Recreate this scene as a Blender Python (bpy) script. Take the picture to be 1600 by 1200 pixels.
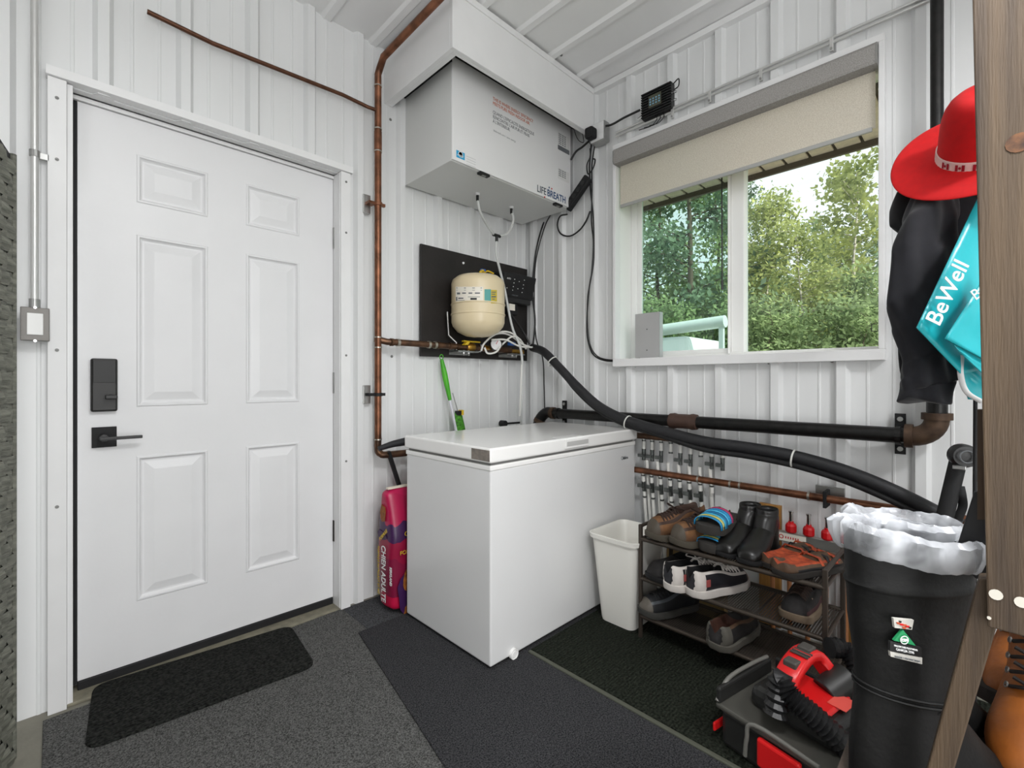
import bpy, bmesh, math, random
from mathutils import Vector, Matrix
random.seed(7)
C = bpy.context.scene.collection
for o in list(bpy.data.objects): bpy.data.objects.remove(o)

# ------------------------------------------------------------------ camera
F = 728.0; HY = 595.0; UX, UY = .7114, .7027; H = 1.08
cam = bpy.data.cameras.new('camera'); co = bpy.data.objects.new('camera', cam); C.objects.link(co)
cam.sensor_width = 36; cam.lens = F/1600*36; cam.clip_start = .02; cam.clip_end = 300
cam.shift_y = (HY-600)/1600
co.location = (0, 0, H); co.rotation_euler = (math.pi/2, 0, math.atan2(UX, UY)-math.pi/2)
bpy.context.scene.camera = co
# ------------------------------------------------------------------ world, lights, exposure
vs = bpy.context.scene.view_settings
vs.view_transform = 'Standard'; vs.look = 'None'; vs.gamma = 1; vs.use_curve_mapping = False; vs.exposure = 0.06
w = bpy.data.worlds.new('world'); bpy.context.scene.world = w; w.use_nodes = True
nt = w.node_tree; bg = nt.nodes['Background']
sky = nt.nodes.new('ShaderNodeTexSky'); sky.sky_type = 'NISHITA'; sky.sun_disc = False
sky.sun_elevation = math.radians(38); sky.sun_rotation = math.radians(200); sky.dust_density = 3; sky.altitude = 600
hz = nt.nodes.new('ShaderNodeMixRGB'); hz.inputs[0].default_value = .88; hz.inputs[2].default_value = (3.0, 3.0, 3.0, 1)   # thin bright overcast over the blue
nt.links.new(sky.outputs[0], hz.inputs[1]); nt.links.new(hz.outputs[0], bg.inputs[0]); bg.inputs[1].default_value = .42
def lamp(kind, name, loc, energy, size=None, rot=(0, 0, 0), col=(1, 1, 1), sizey=None):
    l = bpy.data.lights.new(name, kind); l.energy = energy; l.color = col
    if kind == 'AREA':
        l.size = size
        if sizey: l.shape = 'RECTANGLE'; l.size_y = sizey
    o = bpy.data.objects.new(name, l); C.objects.link(o); o.location = loc; o.rotation_euler = rot
    return o
sun = lamp('SUN', 'sun', (0, 0, 10), 6.5, col=(1, .93, .8)); sun.data.angle = .01
sun.rotation_euler = (math.radians(52), 0, math.radians(-8))
lamp('AREA', 'ceiling_lamp_light', (.30, -.2, 2.36), 27, .30, sizey=.30, col=(.99, .995, 1))
lamp('AREA', 'ceiling_lamp_light', (1.0, -1.0, 2.36), 25, .30, sizey=.30, col=(.99, .995, 1))
for ux_, uy_ in ((.30, -.2), (1.0, -1.0)): lamp('AREA', 'ceiling_fill_uplight', (ux_, uy_, 2.44), 7, .30, (math.pi, 0, 0), (.99, .995, 1), .30)  # upward fill added above the lamp housings to brighten the ceiling
lamp('AREA', 'front_fill_light', (-.35, -1.93, 1.05), 38, 1.3, (math.radians(90), 0, math.radians(0)), (.99, .995, 1), 2.1)  # soft frontal fill added behind the camera; there is no doorway in this wall
lamp('AREA', 'side_fill_light', (-1.55, -.5, 1.15), 15, 1.1, (math.radians(90), 0, math.radians(-90)), (.99, .995, 1), 2.0)  # weaker fill added at the closed left wall, not a real opening

# ------------------------------------------------------------------ geometry of the place: a view ray met with a wall, shelf or floor plane
def ray(px, py):
    a = (px-800)/F
    return Vector((a*UX+UY, -a*UY+UX, (HY-py)/F))
def PY(px, py, y): v = ray(px, py); return v*(y/v[1])+Vector((0, 0, H))
def PX(px, py, x): v = ray(px, py); return v*(x/v[0])+Vector((0, 0, H))
def PZ(px, py, z=0.): v = ray(px, py); return v*((z-H)/v[2])+Vector((0, 0, H))
def PD(px, py, s): return ray(px, py)*s+Vector((0, 0, H))
YW, XW, ZC = 2.15, 2.255, 2.77

# ------------------------------------------------------------------ materials
def lin(h):
    if isinstance(h, str):
        h = h.lstrip('#'); h = [int(h[i:i+2], 16)/255 for i in (0, 2, 4)]
    return tuple(((c+.055)/1.055)**2.4 if c > .04045 else c/12.92 for c in h)+(1,)
MC = {}
def M(name, col='#808080', rough=.5, metal=0, var=0, vscale=20, bump=0, bscale=60, col2=None, stretch=None, spec=.5, coat=0, alpha=1, trans=0, sheen=0):
    if name in MC: return MC[name]
    m = bpy.data.materials.new(name); m.use_nodes = True; t = m.node_tree; p = t.nodes['Principled BSDF']
    p.inputs['Base Color'].default_value = lin(col); p.inputs['Roughness'].default_value = rough; p.inputs['Metallic'].default_value = metal
    p.inputs['Specular IOR Level'].default_value = spec; p.inputs['Coat Weight'].default_value = coat; p.inputs['Alpha'].default_value = alpha
    p.inputs['Transmission Weight'].default_value = trans; p.inputs['Sheen Weight'].default_value = sheen
    if var or bump:
        tc = t.nodes.new('ShaderNodeTexCoord'); mp = t.nodes.new('ShaderNodeMapping'); t.links.new(tc.outputs['Object'], mp.inputs[0])
        if stretch: mp.inputs['Scale'].default_value = stretch
    if var:
        n = t.nodes.new('ShaderNodeTexNoise'); n.inputs['Scale'].default_value = vscale; n.inputs['Detail'].default_value = 5
        t.links.new(mp.outputs[0], n.inputs[0])
        r = t.nodes.new('ShaderNodeValToRGB'); r.color_ramp.elements[0].position = .5-.5*min(1, .6/max(var, .01)*.5) if False else .3
        r.color_ramp.elements[1].position = .7
        c = lin(col); k = 1-var
        r.color_ramp.elements[0].color = lin(col2) if col2 else (c[0]*k, c[1]*k, c[2]*k, 1)
        r.color_ramp.elements[1].color = c
        t.links.new(n.outputs[0], r.inputs[0]); t.links.new(r.outputs[0], p.inputs['Base Color'])
    if bump:
        n2 = t.nodes.new('ShaderNodeTexNoise'); n2.inputs['Scale'].default_value = bscale; n2.inputs['Detail'].default_value = 3
        t.links.new(mp.outputs[0], n2.inputs[0])
        b = t.nodes.new('ShaderNodeBump'); b.inputs['Strength'].default_value = min(1, bump); b.inputs['Distance'].default_value = .004
        t.links.new(n2.outputs[0], b.inputs['Height']); t.links.new(b.outputs[0], p.inputs['Normal'])
    MC[name] = m
    return m
WALL = M('painted_steel_panel', '#e5e6e6', .42, var=.05, vscale=6, bump=.12, bscale=35, stretch=(1, 1, .15))
CEIL = M('ceiling_steel', '#f0f0f0', .45, var=.04, vscale=4)
TRIM = M('white_trim', '#ececec', .4, var=.03, vscale=10)
DOORW = M('door_paint', '#e8e8e9', .38, var=.03, vscale=5, bump=.05, bscale=80)
PVC = M('white_vinyl', '#f2f2f0', .35)
FRZ = M('freezer_enamel', '#dedede', .22, var=.02, vscale=3, coat=.3)
FLID = M('freezer_lid', '#efeeec', .2, coat=.3)
GASK = M('grey_gasket', '#7c7c7a', .6)
BLK = M('black_plastic', '#1b1b1c', .4)
BLKM = M('black_matte', '#151517', .7, var=.3, vscale=30)
RUB = M('black_rubber_foam', '#1d1d20', .55, bump=.3, bscale=90)
DKM = M('dark_metal', '#3b3733', .45, metal=.6, var=.3, vscale=25)
COP = M('copper_pipe_metal', '#96644a', .38, metal=.75, var=.5, vscale=18, col2='#583a2a')
COPD = M('tarnished_copper', '#7a5a44', .4, metal=.8, var=.5, vscale=25, col2='#4a3a30')
SOLD = M('solder', '#b9b4aa', .35, metal=.9)
ZINC = M('zinc_steel', '#b0b0ae', .32, metal=.9, var=.2, vscale=20)
CHR = M('chrome', '#d0d0d0', .15, metal=1)
BIRON = M('black_iron', '#1f1e1d', .38, metal=.4, var=.4, vscale=40, col2='#0f0f0f')
RIRON = M('rusty_iron', '#5c4838', .6, metal=.5, var=.5, vscale=30, col2='#3a2b22')
BRASS = M('brass', '#b58b3c', .3, metal=.9)
PEX = M('white_pex', '#e6e5e0', .4)
RED = M('red_plastic', '#c8161c', .35)
YEL = M('yellow_paint', '#d8b72a', .45)
BLUE = M('blue_plastic', '#2d5da8', .4)
WTXT = M('white_print', '#e8e8e8', .5)
GTXT = M('grey_print', '#6d7073', .6)
BTXT = M('blue_print', '#2a4d78', .5)
OTXT = M('orange_print', '#c9683f', .6)
ZIP = M('zip_tie_nylon', '#e2e2dc', .4)
WOODP = M('pine_board', '#b98846', .55, var=.35, vscale=8, stretch=(6, 6, .6), col2='#8d6230')
CREAM = M('cream_enamel', '#e3d2ae', .3, coat=.2)
CLEAR = M('clear_tubing', '#e4e6e4', .2, alpha=.75)
GALV = M('galvanised_conduit', '#d2d2d0', .35, metal=.55)
LIN_ = M('shoe_lining', '#121214', .9)

# ------------------------------------------------------------------ mesh building
class MB:
    def __init__(s): s.v = []; s.f = []; s.mi = []; s.m = 0
    def add(s, vs_, fs):
        b = len(s.v); s.v += [Vector(p) for p in vs_]
        for f in fs: s.f.append([b+i for i in f]); s.mi.append(s.m)
        return s
    def box(s, a, b, M4=None):
        x0, y0, z0 = a; x1, y1, z1 = b
        p = [Vector(q) for q in ((x0,y0,z0),(x1,y0,z0),(x1,y1,z0),(x0,y1,z0),(x0,y0,z1),(x1,y0,z1),(x1,y1,z1),(x0,y1,z1))]
        if M4: p = [M4 @ q for q in p]
        return s.add(p, [(0,3,2,1),(4,5,6,7),(0,1,5,4),(1,2,6,5),(2,3,7,6),(3,0,4,7)])
    def cbox(s, c, size, M4=None):
        c = Vector(c); h = Vector(size)/2
        return s.box(c-h, c+h, M4)
    def hexa(s, bot, top):
        return s.add(list(bot)+list(top), [(3,2,1,0),(4,5,6,7),(0,1,5,4),(1,2,6,5),(2,3,7,6),(3,0,4,7)])
    def tube(s, pts, r, seg=12, cap=True, flat=None):
        pts = [Vector(p) for p in pts]; n = len(pts)
        rr = r if isinstance(r, (list, tuple)) else [r]*n
        rings = []; up = None
        for i, p in enumerate(pts):
            t = (pts[min(i+1, n-1)]-pts[max(i-1, 0)]).normalized()
            if up is None:
                up = Vector((0, 0, 1)) if abs(t.z) < .9 else Vector((1, 0, 0))
            x = t.cross(up).normalized(); y = x.cross(t).normalized(); up = y
            ring = []
            for k in range(seg):
                a = 2*math.pi*k/seg
                ring.append(p+(x*math.cos(a)+y*math.sin(a)*(flat or 1))*rr[i])
            rings.append(ring)
        vs_ = [q for rg in rings for q in rg]; fs = []
        for i in range(n-1):
            for k in range(seg):
                k2 = (k+1) % seg
                fs.append((i*seg+k, i*seg+k2, (i+1)*seg+k2, (i+1)*seg+k))
        if cap: fs.append(tuple(range(seg))[::-1]); fs.append(tuple((n-1)*seg+k for k in range(seg)))
        return s.add(vs_, fs)
    def lathe(s, prof, c=(0, 0, 0), axis=(0, 0, 1), seg=24, caps=False):
        a = Vector(axis).normalized(); u = a.orthogonal().normalized(); v = a.cross(u); c = Vector(c)
        vs_ = []; fs = []; n = len(prof)
        for (r, z) in prof:
            for k in range(seg):
                t = 2*math.pi*k/seg; vs_.append(c+a*z+(u*math.cos(t)+v*math.sin(t))*r)
        for i in range(n-1):
            for k in range(seg):
                k2 = (k+1) % seg; fs.append((i*seg+k, i*seg+k2, (i+1)*seg+k2, (i+1)*seg+k))
        if caps: fs.append(tuple(range(seg))[::-1]); fs.append(tuple((n-1)*seg+k for k in range(seg)))
        return s.add(vs_, fs)
    def loft(s, rings, closed=True, cap=True):
        n = len(rings[0]); vs_ = [q for r in rings for q in r]; fs = []
        for i in range(len(rings)-1):
            for k in range(n if closed else n-1):
                k2 = (k+1) % n; fs.append((i*n+k, i*n+k2, (i+1)*n+k2, (i+1)*n+k))
        if cap: fs.append(tuple(range(n))[::-1]); fs.append(tuple((len(rings)-1)*n+k for k in range(n)))
        return s.add(vs_, fs)
    def prism(s, poly, d):
        d = Vector(d); poly = [Vector(p) for p in poly]; n = len(poly)
        return s.add(poly+[p+d for p in poly], [tuple(range(n))[::-1], tuple(range(n, 2*n))]+[(i, (i+1) % n, n+(i+1) % n, n+i) for i in range(n)])
    def build(s, name, mats, parent=None, smooth=False, bevel=0, world=True, sub=0, solid=0, seg=2):
        off = Vector((0, 0, 0))
        if parent is not None and world:
            q = parent
            while q is not None: off = off+Vector(q.location); q = q.parent
        me = bpy.data.meshes.new(name); me.from_pydata([tuple(p-off) for p in s.v], [], s.f)
        if not isinstance(mats, (list, tuple)): mats = [mats]
        for m in mats: me.materials.append(m)
        bm = bmesh.new(); bm.from_mesh(me)
        for i, f in enumerate(bm.faces): f.material_index = min(s.mi[i], len(mats)-1); f.smooth = smooth
        bmesh.ops.recalc_face_normals(bm, faces=bm.faces); bm.to_mesh(me); bm.free()
        o = bpy.data.objects.new(name, me); C.objects.link(o)
        if parent is not None: o.parent = parent
        if solid: md = o.modifiers.new('solid', 'SOLIDIFY'); md.thickness = solid; md.offset = 0
        if bevel:
            md = o.modifiers.new('bevel', 'BEVEL'); md.width = bevel; md.segments = seg; md.limit_method = 'ANGLE'; md.angle_limit = math.radians(40)
        if sub: md = o.modifiers.new('sub', 'SUBSURF'); md.levels = sub; md.render_levels = sub
        if smooth and not sub:
            try: me.set_sharp_from_angle(angle=math.radians(48))
            except Exception: pass
        return o
def thing(name, label, cat, loc=(0, 0, 0), rz=0, group=None):
    o = bpy.data.objects.new(name, None); C.objects.link(o); o.empty_display_size = .05
    o.location = loc; o.rotation_euler = (0, 0, rz); o['label'] = label; o['category'] = cat
    if group: o['group'] = group
    return o
def tag(o, label, cat, group=None):
    o['label'] = label; o['category'] = cat
    if group: o['group'] = group
    return o
def st(o): o['kind'] = 'structure'; return o
def smoothpath(pts, n=8):
    pts = [Vector(p) for p in pts]; out = []
    P = [pts[0]*2-pts[1]]+pts+[pts[-1]*2-pts[-2]]
    for i in range(1, len(P)-2):
        for k in range(n):
            t = k/n; a, b, c, d = P[i-1], P[i], P[i+1], P[i+2]
            out.append(.5*((2*b)+(-a+c)*t+(2*a-5*b+4*c-d)*t*t+(-a+3*b-3*c+d)*t**3))
    out.append(pts[-1]); return out
def text(body, size, loc, right, up, mat, parent, name='lettering', sx=1, ext=.0006, shear=0, bold=0, align='LEFT'):
    cu = bpy.data.curves.new('t', 'FONT'); cu.body = body; cu.size = size; cu.extrude = ext; cu.shear = shear; cu.offset = bold; cu.align_x = align
    t = bpy.data.objects.new('t', cu); C.objects.link(t); bpy.context.view_layer.update()
    me = bpy.data.meshes.new_from_object(t.evaluated_get(bpy.context.evaluated_depsgraph_get()))
    bpy.data.objects.remove(t)
    R = Vector(right).normalized(); U = Vector(up).normalized(); N = R.cross(U)
    off = Vector((0, 0, 0)); q = parent
    while q is not None: off = off+Vector(q.location); q = q.parent
    for v in me.vertices:
        c = v.co.copy(); v.co = Vector(loc)+R*c.x*sx+U*c.y+N*c.z-off
    me.materials.clear(); me.materials.append(mat); me.name = name
    o = bpy.data.objects.new(name, me); C.objects.link(o); o.parent = parent
    return o
def scr(mb, c, n, r=.006):   # hex head screw on a wall
    n = Vector(n); c = Vector(c)
    mb.tube([c-n*.001, c+n*.002], r*1.5, 10); mb.tube([c, c+n*.006], r*.8, 6)

# ------------------------------------------------------------------ corrugated shell
def profile(u0, u1, first, pitch=.235, h=.024, minor=True):
    pts = set(); out = [(u0, 0.)]
    k = math.floor((u0-first)/pitch)-1; L = []
    while first+k*pitch < u1+pitch:
        c = first+k*pitch
        L += [(c-.028, 0), (c-.015, h), (c+.015, h), (c+.028, 0)]
        for m in ((.078, .157) if minor else ()):
            L += [(c+m-.006, 0), (c+m-.003, .0025), (c+m+.003, .0025), (c+m+.006, 0)]
        k += 1
    out += [p for p in sorted(L) if u0+.001 < p[0] < u1-.001]+[(u1, 0.)]
    return out
def interp(pr, u):
    for a, b in zip(pr, pr[1:]):
        if a[0] <= u <= b[0]: return a[1]+(b[1]-a[1])*((u-a[0])/max(1e-9, b[0]-a[0]))
    return 0
def corr(name, pr, z0, z1, to3, openings=(), mat=WALL):
    us = [p[0] for p in pr]
    for o in openings: us += [o[0], o[1]]
    us = sorted(set(us)); mb = MB()
    for a, b in zip(us, us[1:]):
        ha, hb = interp(pr, a), interp(pr, b); mid = (a+b)/2; spans = [(z0, z1)]
        for o in openings:
            if o[0] <= mid <= o[1]:
                ns = []
                for s0, s1 in spans:
                    if o[2] > s0: ns.append((s0, min(o[2], s1)))
                    if o[3] < s1: ns.append((max(o[3], s0), s1))
                spans = ns
        for s0, s1 in spans:
            if s1-s0 > 1e-4: mb.add([to3(a, ha, s0), to3(b, hb, s0), to3(b, hb, s1), to3(a, ha, s1)], [(0, 1, 2, 3)])
    return st(mb.build(name, mat))
WY0, WY1, WZ0, WZ1 = .278, 1.425, 1.20, 2.353      # window opening
corr('wall_back', profile(-1.6, XW, .127), 0, ZC, lambda u, h, z: (u, YW-h, z), [(.035, .967, -.1, 2.062)])
corr('wall_right', profile(-2.0, YW, .399, .2395), 0, ZC, lambda u, h, z: (XW-h, u, z), [(WY0, WY1, WZ0, WZ1)])
corr('wall_left', profile(-2.0, YW, .1), 0, ZC, lambda u, h, z: (-1.6+h, u, z))
corr('wall_front', profile(-1.6, XW, .1), 0, ZC, lambda u, h, z: (u, -2.0+h, z))
corr('ceiling', profile(-1.6, XW, 2.085, .235, .012, False), -2.0, YW, lambda u, h, z: (u, z, ZC-h), mat=CEIL)
FLOORM = M('concrete', '#8b887c', .8, var=.3, vscale=7, bump=.3)
st(MB().box((-1.6, -2, -.06), (XW, YW+.15, 0)).build('floor', FLOORM))
st(MB().box((-1.7, YW+.112, -.06), (XW+.09, YW+.14, ZC+.1)).build('wall_backing', TRIM))
st(MB().box((-1.7, -2.1, ZC+.002), (XW+.17, YW+.14, ZC+.06)).build('roof_deck', TRIM))
# ceiling angle trims and bulkhead
BX0, BY0, BZ = 1.206, 1.579, 2.493
st(MB().box((XW-.035, -2, ZC-.034), (XW, BY0, ZC-.004)).build('trim_1', TRIM))
bk = MB(); bk.box((BX0, BY0, BZ), (XW-.03, BY0+.02, ZC-.02)); bk.box((BX0, BY0+.02, BZ), (BX0+.02, YW-.001, ZC-.02))
bk.box((BX0+.02, BY0+.02, BZ), (XW-.03, BY0+.035, BZ+.012)); bk.box((BX0+.02, BY0+.035, BZ), (BX0+.045, YW-.002, BZ+.012))
bk.box((BX0-.006, BY0-.006, ZC-.042), (XW-.036, BY0, ZC-.012)); bk.box((BX0-.006, BY0, ZC-.042), (BX0, YW-.002, ZC-.012))
st(bk.build('bulkhead', TRIM, bevel=.002))
# ------------------------------------------------------------------ carpets and mats
def carpet(name, h1, h2, sc, rib=None):
    m = bpy.data.materials.new(name); m.use_nodes = True; t = m.node_tree; p = t.nodes['Principled BSDF']; p.inputs['Roughness'].default_value = .95
    p.inputs['Specular IOR Level'].default_value = .1
    tc = t.nodes.new('ShaderNodeTexCoord'); n = t.nodes.new('ShaderNodeTexNoise'); n.inputs['Scale'].default_value = sc; n.inputs['Detail'].default_value = 4
    t.links.new(tc.outputs['Object'], n.inputs[0]); r = t.nodes.new('ShaderNodeValToRGB')
    r.color_ramp.elements[0].position = .35; r.color_ramp.elements[1].position = .68
    r.color_ramp.elements[0].color = lin(h1); r.color_ramp.elements[1].color = lin(h2)
    t.links.new(n.outputs[0], r.inputs[0]); t.links.new(r.outputs[0], p.inputs['Base Color'])
    b = t.nodes.new('ShaderNodeBump'); b.inputs['Strength'].default_value = .8; b.inputs['Distance'].default_value = .004
    src = n.outputs[0]
    if rib:
        wv = t.nodes.new('ShaderNodeTexWave'); wv.bands_direction = rib[0]; wv.inputs['Scale'].default_value = rib[1]; wv.inputs['Distortion'].default_value = 2.5; wv.inputs['Detail'].default_value = 3
        wv.inputs['Detail Scale'].default_value = 4
        t.links.new(tc.outputs['Object'], wv.inputs[0]); ad = t.nodes.new('ShaderNodeMath'); ad.operation = 'ADD'
        t.links.new(n.outputs[0], ad.inputs[0]); t.links.new(wv.outputs[0], ad.inputs[1]); src = ad.outputs[0]
    t.links.new(src, b.inputs['Height']); t.links.new(b.outputs[0], p.inputs['Normal'])
    return m
CARP = carpet('grey_carpet', '#2b2c2d', '#5d5e61', 240)
CARPD = carpet('charcoal_carpet', '#1c1c1e', '#4c4c4e', 240)
CARPL = carpet('mid_grey_carpet', '#343433', '#737371', 260)
RIBM = carpet('ribbed_mat', '#0f100f', '#353633', 120, ('Y', 28))
GRNM = carpet('green_black_mat', '#10130e', '#30342c', 120, ('Y', 28))
def slab(name, pts, z0, z1, mat, lab, cat, rnd=0, grp=None):
    # pts: corner polygon on the floor; rnd: corner radius
    P = [Vector((p[0], p[1], 0)) for p in pts]; out = []
    for i in range(len(P)):
        a, b, c = P[i-1], P[i], P[(i+1) % len(P)]
        if rnd:
            d1 = (a-b).normalized(); d2 = (c-b).normalized()
            for k in range(7):
                t = k/6; out.append((b+d1*rnd)*(1-t)**2+b*2*t*(1-t)+(b+d2*rnd)*t*t)
        else: out.append(b)
    mb = MB().prism([Vector((p.x, p.y, z0)) for p in out], (0, 0, z1-z0))
    return tag(mb.build(name, mat, bevel=.002), lab, cat, grp)
slab('carpet_runner', [(-.02, 2.09), (.974, 2.128), (.9745, -.6), (-.02, -.6)], .0, .006, CARPL, 'grey carpet piece on the floor in front of the white door', 'carpet')
slab('carpet_piece', [(.975, 2.125), (XW-.03, 2.125), (XW-.03, -.6), (.975, -.6)], .0, .006, CARP, 'dark grey carpet piece along the wall beneath the red pet food bag', 'carpet')
slab('carpet_piece', [(.927, 1.868), (2.215, 1.85), (2.215, 1.264), (1.334, 1.264), (1.334, -.59), (.47, -.59)], .0062, .012, CARPD, 'charcoal carpet piece running under the front corner of the white chest freezer', 'carpet')
slab('floor_mat', [(1.352, 1.262), (2.2, 1.262), (2.2, -.6), (1.352, -.6)], .009, .017, GRNM, 'black ribbed rubber edged mat under the shoe rack and white wastebasket', 'mat')
tag(MB().box((1.335, -.6, .0), (1.351, 1.262, .016)).build('mat_edging', M('olive_rubber', '#4b4d42', .7), bevel=.003), 'olive rubber edge strip along the left side of the black ribbed mat', 'edge strip')
q = [PZ(x, y, .012) for x, y in ((150, 1068), (452, 976), (495, 1046), (150, 1160))]
dm = [(.135, 2.0), (.775, 2.0), (.775, 1.62), (.135, 1.62)]
a0 = PZ(157, 1068, .012); a1 = PZ(450, 978, .012); a2 = PZ(492, 1040, .012)
d1 = (a1-a0).normalized(); nn = Vector((d1.y, -d1.x, 0))
wdt = abs((a2-a1).dot(nn))
slab('door_mat', [a0-d1*.02, a1+d1*.01, a1+d1*.01+nn*wdt, a0-d1*.02+nn*wdt], .006, .014, RIBM, 'black ribbed door mat with rounded corners in front of the white door', 'mat', rnd=.05)

# ------------------------------------------------------------------ door_1
YD = 2.20
door = bpy.data.objects.new('door_1', None); C.objects.link(door); door.location = (.06, YD, .04); st(door)
DX0, DX1, DZ0, DZ1 = .063, .962, .042, 2.046
pan = []
for xs, tops in (((213, 325), ((240, 315), (366, 636), (712, 939))), ((384, 468), ((287, 353), (396, 630), (698, 896)))):
    X0 = PY(xs[0], 300, YD).x; X1 = PY(xs[1], 300, YD).x
    for (t, b) in tops: pan.append((X0, X1, PY(xs[0], b, YD).z, PY(xs[0], t, YD).z))
# make left and right columns share heights
L3, R3 = pan[:3], pan[3:]
zz = [((l[2]+r[2])/2, (l[3]+r[3])/2) for l, r in zip(L3, R3)]
cols = [(L3[0][0], L3[0][1]), (R3[0][0], R3[0][1])]
xb = sorted([DX0, DX1]+[c for q_ in cols for c in q_]); zb = sorted([DZ0, DZ1]+[c for q_ in zz for c in q_])
slabm = MB()
for i in range(len(xb)-1):
    for j in range(len(zb)-1):
        cx, cz = (xb[i]+xb[i+1])/2, (zb[j]+zb[j+1])/2
        inpan = any(c[0] < cx < c[1] for c in cols) and any(z_[0] < cz < z_[1] for z_ in zz)
        if not inpan: slabm.add([(xb[i], YD, zb[j]), (xb[i+1], YD, zb[j]), (xb[i+1], YD, zb[j+1]), (xb[i], YD, zb[j+1])], [(0, 1, 2, 3)])
for c in cols:
    for z_ in zz:
        rings = []
        for off, dep in ((0, 0), (.004, -.003), (.009, -.003), (.013, .004), (.018, .008), (.024, .008), (.052, .0005), (.055, 0)):
            rings.append([(c[0]+off, YD+dep, z_[0]+off), (c[1]-off, YD+dep, z_[0]+off), (c[1]-off, YD+dep, z_[1]-off), (c[0]+off, YD+dep, z_[1]-off)])
        slabm.loft([[Vector(p) for p in r] for r in rings], cap=False)
        slabm.add(rings[-1], [(0, 1, 2, 3)])
slabm.add([(DX0, YD, DZ0), (DX0, YD+.04, DZ0), (DX0, YD+.04, DZ1), (DX0, YD, DZ1)], [(0, 1, 2, 3)])
slabm.add([(DX1, YD, DZ0), (DX1, YD+.04, DZ0), (DX1, YD+.04, DZ1), (DX1, YD, DZ1)], [(0, 1, 2, 3)])
slabm.add([(DX0, YD+.04, DZ0), (DX1, YD+.04, DZ0), (DX1, YD+.04, DZ1), (DX0, YD+.04, DZ1)], [(0, 1, 2, 3)])
slabm.build('door_slab', DOORW, door)
MB().box((DX0, YD-.004, .008), (DX1, YD+.038, .041)).build('door_sweep', BLKM, door, bevel=.004)
MB().box((DX0-.012, YD+.004, .03), (DX0-.001, YD+.03, DZ1+.004)).build('weatherstrip', BLKM, door)
for z in (1.765, 1.07, .36):
    hg = MB(); hg.tube([(DX1+.004, YD-.008, z-.05), (DX1+.004, YD-.008, z+.05)], .0065, 10); hg.box((DX1-.002, YD-.005, z-.05), (DX1+.02, YD-.001, z+.05))
    hg.build('hinge', ZINC if z > 1 else DKM, door, smooth=True)
# strike plate
MB().box((.036, YD-.028, .80), (.0405, YD-.001, 1.06)).build('strike_plate', ZINC, door)
k0 = PY(141, 560, YD); k1 = PY(183, 642, YD)
kp = MB(); kp.box((k0.x, YD-.024, k1.z), (k1.x, YD-.0005, k0.z)); kpo = kp.build('deadbolt_lock', M('black_lock_metal', '#1d1c1b', .42), door, bevel=.006)
kk = MB(); kk.box((k0.x+.006, YD-.026, k0.z-.085), (k1.x-.006, YD-.0245, k0.z-.008)); kk.build('cover_plate', M('black_gloss', '#121212', .45), kpo, bevel=.001)
tt = PY(172, 620, YD); kt = MB(); kt.tube([(tt.x, YD-.024, tt.z), (tt.x, YD-.045, tt.z)], .009, 12); kt.cbox((tt.x, YD-.05, tt.z), (.034, .012, .014), Matrix.Identity(4))
kt.build('thumb_turn', BLK, kpo, bevel=.003)
h0 = PY(143, 668, YD); h1 = PY(182, 697, YD)
hd = MB(); hd.box((h0.x, YD-.011, h1.z), (h1.x, YD-.0005, h0.z)); hdo = hd.build('lever_handle', BLKM, door, bevel=.001)
hc = Vector(((h0.x+h1.x)/2-.004, YD, (h0.z+h1.z)/2)); lv = MB(); lv.tube([hc+Vector((0, -.01, 0)), hc+Vector((0, -.055, 0))], .013, 14)
lv.box((hc.x-.012, YD-.065, hc.z-.007), (hc.x+.105, YD-.052, hc.z+.004)); lv.build('lever', BLK, hdo, bevel=.002)
# casing
ck = MB(); ck.box((-.014, 2.107, 2.066), (1.020, YW-.001, 2.096)); ck.box((.036, YW, 2.066), (.966, 2.19, 2.072))
st(ck.build('trim_2', TRIM, bevel=.001))
ck = MB(); ck.box((-.010, 2.118, .0), (.035, YW-.001, 2.065)); 
st(ck.build('trim_3', [TRIM], bevel=.001))
ck = MB(); ck.box((.966, 2.118, .0), (1.012, YW-.001, 2.065))
st(ck.build('trim_4', TRIM, bevel=.001))
jb = MB(); jb.box((.0355, 2.13, 0), (.050, 2.25, 2.062)); jb.box((.9635, 2.13, 0), (.9665, 2.25, 2.062)); jb.box((.0355, 2.19, 2.048), (.966, 2.25, 2.062)); jb.box((.0355, 2.245, 0), (.966, 2.255, 2.06))
st(jb.build('trim_5', TRIM, bevel=.001))
st(MB().box((.036, 2.125, 0), (.966, 2.25, .010)).build('trim_6', M('threshold_tan', '#8b8674', .6, var=.4, vscale=30), bevel=.002))
# ------------------------------------------------------------------ window_1
win = bpy.data.objects.new('window_1', None); C.objects.link(win); win.location = (XW+.12, .85, WZ0); st(win)
XF = 2.37
fr = MB()
T = .011
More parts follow.
